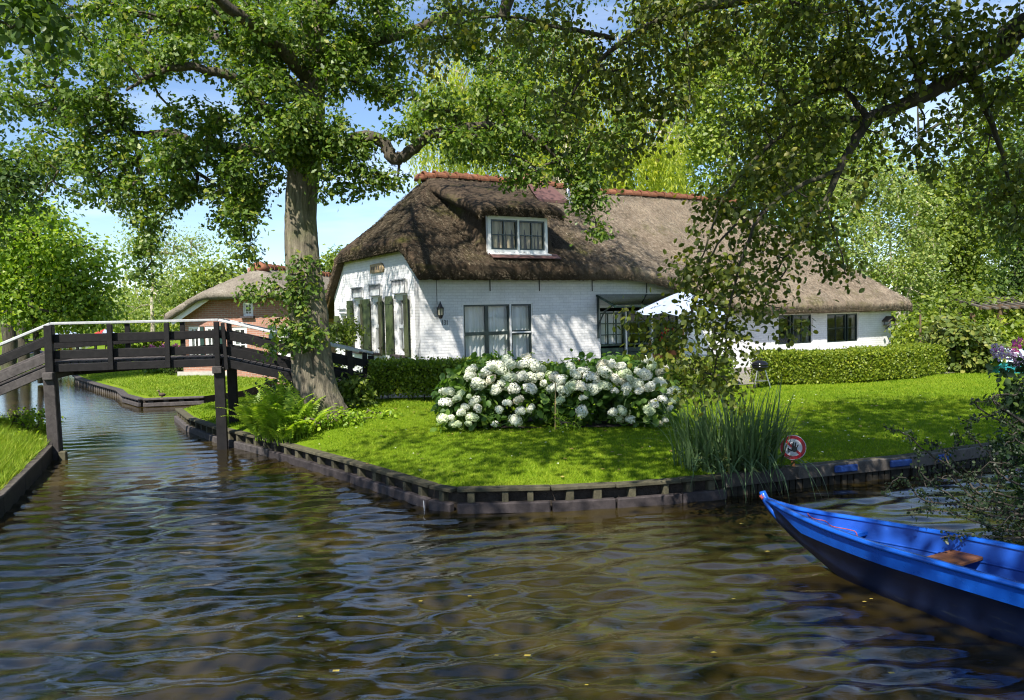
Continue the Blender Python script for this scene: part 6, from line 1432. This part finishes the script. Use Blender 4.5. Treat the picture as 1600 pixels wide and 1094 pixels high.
# ------------------------------------------------------------------ blue punt
def boat():
    d = np.array([-.50, .866]); bow = at(1197, 775, 7.28)
    root = thing('blue_punt', 'bright blue wooden punt with brown thwart moored at the right edge', 'boat', (bow[0], bow[1], 0), math.atan2(d[1], d[0]))
    # local x runs back from the bow tip (negative), y to port/starboard
    S = np.array([0, .12, .3, .55, .9, 1.4, 2.0, 2.8, 3.7, 4.6, 5.4, 6.1]); 
    gw = np.array([.012, .03, .085, .165, .27, .375, .42, .435, .43, .41, .37, .31]); gzv = np.array([.45, .425, .41, .405, .405, .41, .42, .42, .42, .425, .44, .46])
    bw = np.array([.008, .015, .035, .075, .15, .25, .32, .345, .345, .33, .28, .22]); bz = np.array([.36, .28, .18, .10, -.01, -.07, -.09, -.09, -.09, -.08, -.05, .02])
    xs = np.linspace(0, 6.1, 62); f = lambda a: np.interp(xs, S, a)
    def sm(a): 
        p = np.concatenate([[a[0]*2-a[2], a[0]*2-a[1]], a, [a[-1]*2-a[-2], a[-1]*2-a[-3]]]); return np.convolve(p, [.1, .2, .4, .2, .1], 'valid')
    gw, gzv, bw, bz = map(lambda a: sm(f(a)), (gw, gzv, bw, bz)); n = len(xs)
    st = np.clip(.02+.16*ss(xs/.7), .02, .145)   # height of the upper strake
    def row(y, z): return np.column_stack([-xs, y, z])
    def loft(rows, name, mat, par, close=False):
        V = np.concatenate(rows); F = []
        for k in range(len(rows)-1):
            for i in range(n-1): F.append((k*n+i, k*n+i+1, (k+1)*n+i+1, (k+1)*n+i))
        me = bpy.data.meshes.new(name); me.from_pydata([tuple(v) for v in V], [], F); me.update(); me.materials.append(mat)
        for p in me.polygons: p.use_smooth = True
        return link(name, me, par)
    kn_y = lambda o=0: (gw-(gw-bw)*.30)-o
    kn_z = gzv-st
    for s in (-1, 1):
        loft([row(s*gw, gzv), row(s*(gw*.995), gzv-.01), row(s*kn_y(), kn_z)], 'strake', M['boat_blue'], root)
        k2y, k2z = kn_y(.006), kn_z+.001
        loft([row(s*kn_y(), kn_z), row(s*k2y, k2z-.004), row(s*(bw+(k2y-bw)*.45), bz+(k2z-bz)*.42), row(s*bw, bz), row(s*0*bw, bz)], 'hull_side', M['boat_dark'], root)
        o_ = .028; iy = np.maximum(gw-o_, .004)
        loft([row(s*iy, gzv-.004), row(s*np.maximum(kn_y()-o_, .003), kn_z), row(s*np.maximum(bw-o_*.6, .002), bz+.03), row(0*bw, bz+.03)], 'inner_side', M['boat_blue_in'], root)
        # gunwale rail standing a little proud
        a, b = np.maximum(gw-.045, .0), gw+.012
        loft([row(s*a, gzv-.012), row(s*a, gzv+.012), row(s*b, gzv+.012), row(s*b, gzv-.02), row(s*a, gzv-.012)], 'gunwale', M['boat_blue'], root)
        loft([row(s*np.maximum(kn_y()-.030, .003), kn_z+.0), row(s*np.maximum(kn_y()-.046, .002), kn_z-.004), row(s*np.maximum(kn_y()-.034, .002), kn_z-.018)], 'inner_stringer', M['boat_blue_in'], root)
    # stem
    m = MB(); m.tube([(-.16, 0, .26), (-.09, 0, .34), (-.02, 0, .41), (.03, 0, .475), (.045, 0, .51)], [.016, .026, .032, .034, .028], 8); m.build('stem', M['boat_blue'], root, smooth=True)
    # fore deck
    k = (xs > .18) & (xs < .92); m = MB(); X = xs[k]; w_ = gw[k]-.03; z_ = gzv[k]-.075-.02*((X-.18))
    m.v = [(-x, s*w*t, z) for x, w, z in zip(X, w_, z_) for s, t in ((-1, 1), (1, 1))]; m.f = [(2*i, 2*i+1, 2*i+3, 2*i+2) for i in range(len(X)-1)]
    e = len(m.v); x, w, z = X[-1], w_[-1], z_[-1]; m.v += [(-x, -w, z-.03), (-x, w, z-.03)]; m.f.append((e-2, e-1, e+1, e)); m.build('foredeck', M['boat_blue'], root)
    for sx, nm in ((1.66, 'thwart'), (4.5, 'thwart')):
        w = float(np.interp(sx, xs, gw))-.045; z = float(np.interp(sx, xs, gzv))-.125
        m = MB(); m.box((-sx, 0, z), (.24, w*2, .028)); m.build(nm, M['brown_wood'], root, bevel=.006)
    w = gw[-1]-.01; m = MB(); m.add([(-6.1, -w, gzv[-1]), (-6.1, w, gzv[-1]), (-6.1, bw[-1], bz[-1]), (-6.1, -bw[-1], bz[-1])], [(0, 1, 2, 3)]); m.build('transom', M['boat_blue'], root)
    # mooring line
    rng = np.random.default_rng(3); q = [(.02, .0, .46), (-.08, -.02, .44), (-.2, -.05, .42), (-.34, -.10, .40), (-.46, -.06, .36), (-.58, -.08, .355), (-.7, -.02, .345), (-.84, -.06, .34), (-.90, -.07, .32), (-.92, -.06, .2)]
    p, _ = smooth_path(q, [1]*len(q), 5); m = MB(); m.tube(p, .004, 6); a = np.linspace(0, 12.57, 40); m.tube([(.008+.0025*t, .036*math.cos(t), .45+.036*math.sin(t)*.8+.002*t) for t in a], .006, 6); m.build('bow_rope', M['rope'], root, smooth=True)
    # dark leaf marks on the inside of the far side and the dark floor
    m = MB()
    for j, (sx, up, an) in enumerate(((2.16, .10, .5), (2.28, .08, -.6), (2.38, .11, .3), (2.42, .05, .9), (2.25, .03, .1), (2.52, .09, -.4), (2.10, .13, .9), (2.5, .03, .2), (2.64, .1, -.9), (2.7, .05, .6))):
        yb = float(np.interp(sx, xs, bw))-.012; yk = float(np.interp(sx, xs, kn_y()))-.026; zk = float(np.interp(sx, xs, kn_z)); zb = float(np.interp(sx, xs, bz))+.03
        t = up/.16*.75+.1; y = yb+(yk-yb)*t; z = zb+(zk-zb)*t; sl = np.array([0, yk-yb, zk-zb]); sl /= np.linalg.norm(sl); ax = np.array([-1, 0, 0])*math.cos(an)+sl*math.sin(an); bx = np.cross(np.array([0, -1, .4]), ax); bx /= np.linalg.norm(bx)
        c = np.array([-sx, y-.006, z+.004]); m.add([c+ax*.042*math.cos(u)+bx*.022*math.sin(u)*(1-.3*math.cos(u)) for u in np.linspace(0, 6.283, 10, endpoint=False)], [tuple(range(10))])
    m.build('leaf_decals', M['decal'], root)
boat()

# ------------------------------------------------------------------ terrace things
def kettle():
    b = np.array(gz(1188, 607, .42)); b[2] = hz(h_main, b[0], b[1]); root = thing('kettle_barbecue', 'black kettle barbecue on three legs in front of the hedge', 'barbecue', b)
    m = MB(); m.lathe((0, 0, .50), [(.02, -.13), (.10, -.11), (.165, -.05), (.185, 0)], 20); m.build('bowl', M['kettle_black'], root, smooth=True)
    m = MB(); m.lathe((0, 0, .505), [(.19, 0), (.17, .055), (.11, .1), (.03, .12)], 20); ld = m.build('lid', M['kettle_black'], root, smooth=True)
    m = MB(); m.tube([(-.04, 0, .62), (-.04, 0, .66), (.04, 0, .66), (.04, 0, .62)], .009, 6); m.build('handle', M['black_metal'], ld)
    for a, l in ((-2.5, 1), (-.4, 1), (1.5, 1)):
        m = MB(); m.tube([(.1*math.cos(a), .1*math.sin(a), .42), (.22*math.cos(a), .22*math.sin(a), -.0)], .012, 6); m.build('leg', M['steel'], root)
    m = MB(); m.tube([(-.16, -.12, .17), (.16, -.05, .17)], .007, 5); m.lathe((0, 0, .16), [(.13, 0), (.13, .012)], 16); m.build('shelf', M['steel'], root)
    for a in (-2.5, 1.5):
        m = MB(); c = (.21*math.cos(a), .21*math.sin(a), .045); m.tube([(c[0]-.02, c[1], c[2]), (c[0]+.02, c[1], c[2])], .05, 12); m.build('wheel', M['black_metal'], root)
kettle()
def parasol(name, label, c, zr, zt_, rad, mat, n=8, tilt=0.0, pole=True, mats=None, cat='parasol'):
    root = thing(name, label, cat, (c[0], c[1], c[2])); T = np.array(Matrix.Rotation(tilt, 3, 'Y'))
    z0, z1 = zr-c[2], zt_-c[2]
    for k in range(n):
        a0, a1 = 2*math.pi*k/n+.2, 2*math.pi*(k+1)/n+.2; m = MB(); K = 5
        for i in range(K+1):
            t = i/K
            for j in range(4):
                s = j/3; a = a0+(a1-a0)*s; dip = -.07*math.sin(math.pi*s)*t; rr_ = rad*t*(1-.06*math.sin(math.pi*s))
                v = np.array([rr_*math.cos(a), rr_*math.sin(a), (z1-z0)*(1-t**1.15)+dip]); m.v.append(tuple(T @ v+np.array([0, 0, z0])))
        for i in range(K):
            for j in range(3): m.f.append((i*4+j, i*4+j+1, (i+1)*4+j+1, (i+1)*4+j))
        m.build('canopy_panel', mats[k % len(mats)] if mats else mat, root)
    m = MB(); m.tube([(0, 0, -.1), (0, 0, z1+.06)], .025, 8); m.build('pole', M['pole_wood'], root)
b = at(1068, 560, 17.9); parasol('garden_parasol', 'white garden parasol on a wooden pole over the terrace', (b[0], b[1], .5), 2.12, 2.62, 1.12, M['parasol'], tilt=.05)
def gchair(x, y, z, rz, label):
    root = thing('garden_chair', label, 'chair', (x, y, z), rz, 'white chairs on the terrace'); 
    m = MB(); m.box((0, 0, .43), (.5, .48, .04)); m.build('seat', M['mesh_white'], root, bevel=.01)
    m = MB(); m.box((0, .25, .72), (.5, .04, .56), rotm(x=-.18)); m.build('backrest', M['mesh_white'], root, bevel=.01)
    for sx in (-.22, .22):
        for sy in (-.2, .2): m = MB(); m.tube([(sx, sy, 0), (sx, sy, .42)], .018, 6); m.build('leg', M['mesh_white'], root)
        m = MB(); m.box((sx*1.15, 0, .64), (.05, .46, .03)); m.build('armrest', M['mesh_white'], root)
b = at(1088, 575, 18.3); gchair(b[0], b[1], .5, .5, 'white garden chair right of the parasol pole')
def pot(px, py, Y, fl, label, leaf=M['hyd_leaf'], s=1.0, h=.45, n=60):
    b = at(px, py, Y); b[2] -= h; root = thing('flower_pot', label, 'flower pot', b, 0, None); rng = np.random.default_rng(int(px))
    m = MB(); m.lathe((0, 0, 0), [(.12*s, 0), (.17*s, .28*s), (.18*s, .28*s), (.18*s, .33*s), (.15*s, .33*s)], 14); m.build('pot', M['terracotta'], root, smooth=True)
    leaves('foliage', ell((0, 0, h), (.26*s, .26*s, .24*s), 160, rng), .09, 'oval', leaf, root, int(px)+1)
    leaves('blooms', ell((0, 0, h+.05), (.27*s, .27*s, .24*s), n, rng, .8), .06, 'kite', M[fl], root, int(px)+2)
pot(1052, 535, 18.6, 'petal_red', 'red geranium in a pot right of the garden door', M['hyd_leaf'], 1.2, .5, 70)
pot(1030, 545, 18.5, 'petal_orange', 'orange flowered pot plant by the garden door', M['hyd_leaf'], .9, .4, 50)
rs = at(905, 566, 16.2); o = bush('rose_bush', 'single red rose above the hydrangeas near the white wall', (rs[0], rs[1], .5), [((0, 0, .45), (.25, .2, .3), 14)], M['mid_leaf'], .06, 'oval', 14, .06, 171)
leaves('bloom', ell((rs[0]-rs[0], 0, rs[2]-.5), (.05, .05, .05), 40, np.random.default_rng(1), .7), .05, 'kite', M['petal_red'], o, 172)

# ------------------------------------------------------------------ things round the canal bend
def flowers(label, px, py, Y, rx, ry, rz, fl, n, zb, leaf='hyd_leaf', fs=.12, nl=700, group='flower clumps along the far canal'):
    c = at(px, py, Y); root = thing('flowering_shrub', label, 'flowering shrub', (c[0], c[1], zb), 0, group); rng = np.random.default_rng(int(px*3+py)); h = c[2]-zb
    T = ell((0, 0, h), (rx, ry, rz), 60, rng); T = T[T[:, 2] > .03]; twig_mesh('stems', grow([(np.array([(0, 0, 0), (0, 0, .1)]), None)], T, rng, .005), M['twig'], root, 4)
    q = ell((0, 0, h), (rx, ry, rz), nl, rng, .5); leaves('foliage', q[q[:, 2] > 0], .13, 'oval', M[leaf], root, int(px))
    C = ell((0, -.1*ry, h+.06), (rx, ry, rz), n, rng, .85); C = C[C[:, 2] > .06]
    P = np.repeat(C, 16, 0)+rng.normal(0, fs*.38, (len(C)*16, 3)); leaves('blooms', P, fs*.55, 'kite', M[fl], root, int(py), up=.3)
flowers('blue and violet hydrangeas at the canal edge seen under the bridge', 152, 572, 31.5, 1.0, .7, .5, 'petal_blue', 46, .35, fs=.16)
flowers('pink hydrangeas left of the clipped box ball', 245, 566, 28.5, .55, .5, .5, 'petal_pink', 34, .45, fs=.15)
flowers('pink red hydrangeas behind the box ball at the cottage corner', 268, 558, 29.5, .6, .5, .4, 'petal_pink', 26, .45, fs=.14)
flowers('orange and yellow flowers farther along the canal', 106, 560, 36, .5, .5, .4, 'petal_orange', 30, .4, fs=.16)
flowers('yellow green shrub behind the pink hydrangeas', 215, 535, 33, 1.3, .6, .5, 'petal_orange', 4, .45, leaf='hedge_leaf', fs=.1, nl=1500)
flowers('mixed bright flowers on the moored dark boat', 62, 566, 44, 1.0, .4, .3, 'petal_red', 20, .5, fs=.14)
q = at(283, 575, 27.2); bush('box_ball', 'low clipped box bush in front of the brick cottage', (q[0], q[1], .42), [((0, 0, .28), (.6, .4, .32), 200)], M['box_leaf'], .06, 'kite', 26, .05, 181, sh=.8)
b = at(165, 548, 42); parasol('terrace_parasol', 'red and white parasol beyond the far flower beds', (b[0], b[1], .4), 1.25, 1.85, 1.3, None, mats=[M['red_cloth'], M['red_cloth'], M['parasol'], M['parasol']])
b = at(105, 545, 47); parasol('terrace_parasol', 'pale parasol partly hidden behind the bridge post', (b[0], b[1], .4), 1.4, 1.8, 1.2, M['parasol'])
def far_bridge():
    a = at(30, 553, 46); b = at(150, 553, 50); root = thing('far_bridge', 'small dark footbridge far along the canal', 'bridge', (a[0], a[1], 0)); B = np.array([a[0], a[1], 0])
    d = (b-a)[:2]; L = np.linalg.norm(d); d = d/L
    for z, h in ((1.15, .12), (.85, .12), (.5, .2)): m = MB(); m.beam((0, 0, z), (*(d*L), z), .08, h); m.build('rail_board', M['dark_wood'], root)
    for k in range(5): m = MB(); p = d*L*k/4; m.beam((*p, -.5), (*p, 1.3), .12, .12, up=(0, 1, 0)); m.build('rail_post', M['dark_wood'], root)
    m = MB(); m.beam((0, 0, 1.32), (*(d*L), 1.32), .12, .05); m.build('handrail', M['rail_white'], root)
far_bridge()
def small_boat(name, label, x, y, rz, L, w, h, mat, cover=None):
    root = thing(name, label, 'boat', (x, y, 0), rz); S = np.linspace(0, 1, 14); hw = w/2*np.sin(math.pi*np.clip(S*.86+.12, 0, 1))**.6; z = h*(1+.35*(2*S-1)**2)
    m = MB(); 
    for s, a, q in zip(S, hw, z): m.v += [(L*(s-.5), -a, q), (L*(s-.5), -a*.75, -.1), (L*(s-.5), a*.75, -.1), (L*(s-.5), a, q)]
    for i in range(13):
        for j in range(3): m.f.append((4*i+j, 4*i+j+1, 4*i+4+j+1, 4*i+4+j))
    m.f += [(0, 1, 2, 3), (52, 55, 54, 53)]; m.build('hull', mat, root)
    m = MB()
    for s, a, q in zip(S, hw, z): m.v += [(L*(s-.5), -a*.98, q-.02), (L*(s-.5), 0, q+(.34 if cover else -.18)), (L*(s-.5), a*.98, q-.02)]
    for i in range(13):
        for j in range(2): m.f.append((3*i+j, 3*i+j+1, 3*i+4+j, 3*i+3+j))
    m.build('cover' if cover else 'deck', cover or mat, root, smooth=True)
    m = MB()
    for s_ in (-1, 1): m.tube([(L*(s-.5), s_*a, q) for s, a, q in zip(S, hw, z)], .03, 6)
    m.build('gunwale', cover or M['grey_wood'], root); return root
q = at(62, 574, 45); small_boat('moored_boat', 'dark boat moored by the trees along the far canal', q[0], q[1], 2.2, 4.5, 1.3, .5, M['boat_dark'])
q = gz(1566, 585, .42); r_ = small_boat('teal_boat', 'teal rowing boat with pale cover lying behind the right lawn', q[0]+1.0, q[1]+.5, R(6), 2.0, .9, .22, M['boat_teal'], M['boat_cover']); r_.location.z = .45
def pergola():
    q = at(1600, 548, 30); root = thing('pergola', 'brown wooden lean to shelter behind the lawn at far right', 'pergola', (q[0], q[1], .35))
    for x, y in ((-.9, 0), (1.6, 0), (-.9, 1.8), (1.6, 1.8)): m = MB(); m.box((x, y, .85), (.14, .14, 1.9)); m.build('post', M['pile_brown'], root)
    for k in range(12): m = MB(); m.box((-1.6+.36*k, .9, 1.86+.0*k), (.12, 2.6, .06), rotm(x=.16)); m.build('rafter', M['edge_wood'], root)
    m = MB(); m.box((.4, -.05, 1.68), (4.2, .1, .14)); m.box((.4, 1.85, 1.92), (4.2, .1, .14)); m.build('beam', M['pile_brown'], root)
pergola()
q = at(1438, 535, 24); m = MB(); m.box((0, 0, .7), (.05, .05, 1.6)); fp = m.build('garden_post', M['pile_brown'], None, bevel=.01, loc=(q[0], q[1], .4)); tag(fp, 'slim brown garden post beyond the rhododendron', 'post')
def duck():
    q = gz(252, 629, .24); b = np.array([q[0], q[1]+.05, hz(h_far, q[0], q[1]+.15)+.02]); root = thing('duck', 'brown duck standing on the timber edge of the cottage lawn', 'duck', b, -2.2); root.scale = (.6, .6, .6)
    m = MB(); m.tube([(-.17, 0, .16), (-.12, 0, .15), (-.02, 0, .15), (.07, 0, .17), (.10, 0, .24), (.11, 0, .30), (.13, 0, .335), (.17, 0, .33)], [.01, .06, .085, .07, .035, .03, .038, .02], 10); m.build('body', M['duck'], root, smooth=True)
    m = MB(); m.tube([(.17, 0, .33), (.225, 0, .318)], [.016, .01], 6); m.build('bill', M['cane'], root)
    for y in (-.03, .03): m = MB(); m.tube([(0, y, .1), (0, y, 0)], .008, 5); m.box((.02, y, .004), (.05, .03, .006)); m.build('leg', M['cane'], root)
duck()
for px, Y, r_ in ((14, 33.5, .28), (36, 35.5, .22)):
    b = at(px, 560, Y); b[2] = .3; root = thing('bank_tree', 'bare grey trunk standing on the far bank, '+('the thicker one at the picture edge' if r_ > .25 else 'the thinner one nearer the canal'), 'tree', b)
    tr = smooth_path([(0, 0, -.3), (.05, 0, 1.2), (.0, .1, 3), (.2, .1, 5.4)], [r_*1.2, r_, r_*.8, r_*.4], 5, .02, np.random.default_rng(px)); limb_mesh('trunk', [tr], M['dark_bark'], root, 10)
    rng = np.random.default_rng(px+3); T = ell((0, 0, 5.4), (1.6, 1.4, 1.3), 60, rng); twig_mesh('branches', grow([tr], T, rng, .014), M['dark_bark'], root, 4); leaves('crown', clump(T, 40, .34, rng), .16, 'kite', M['ash_leaf'], root, px)
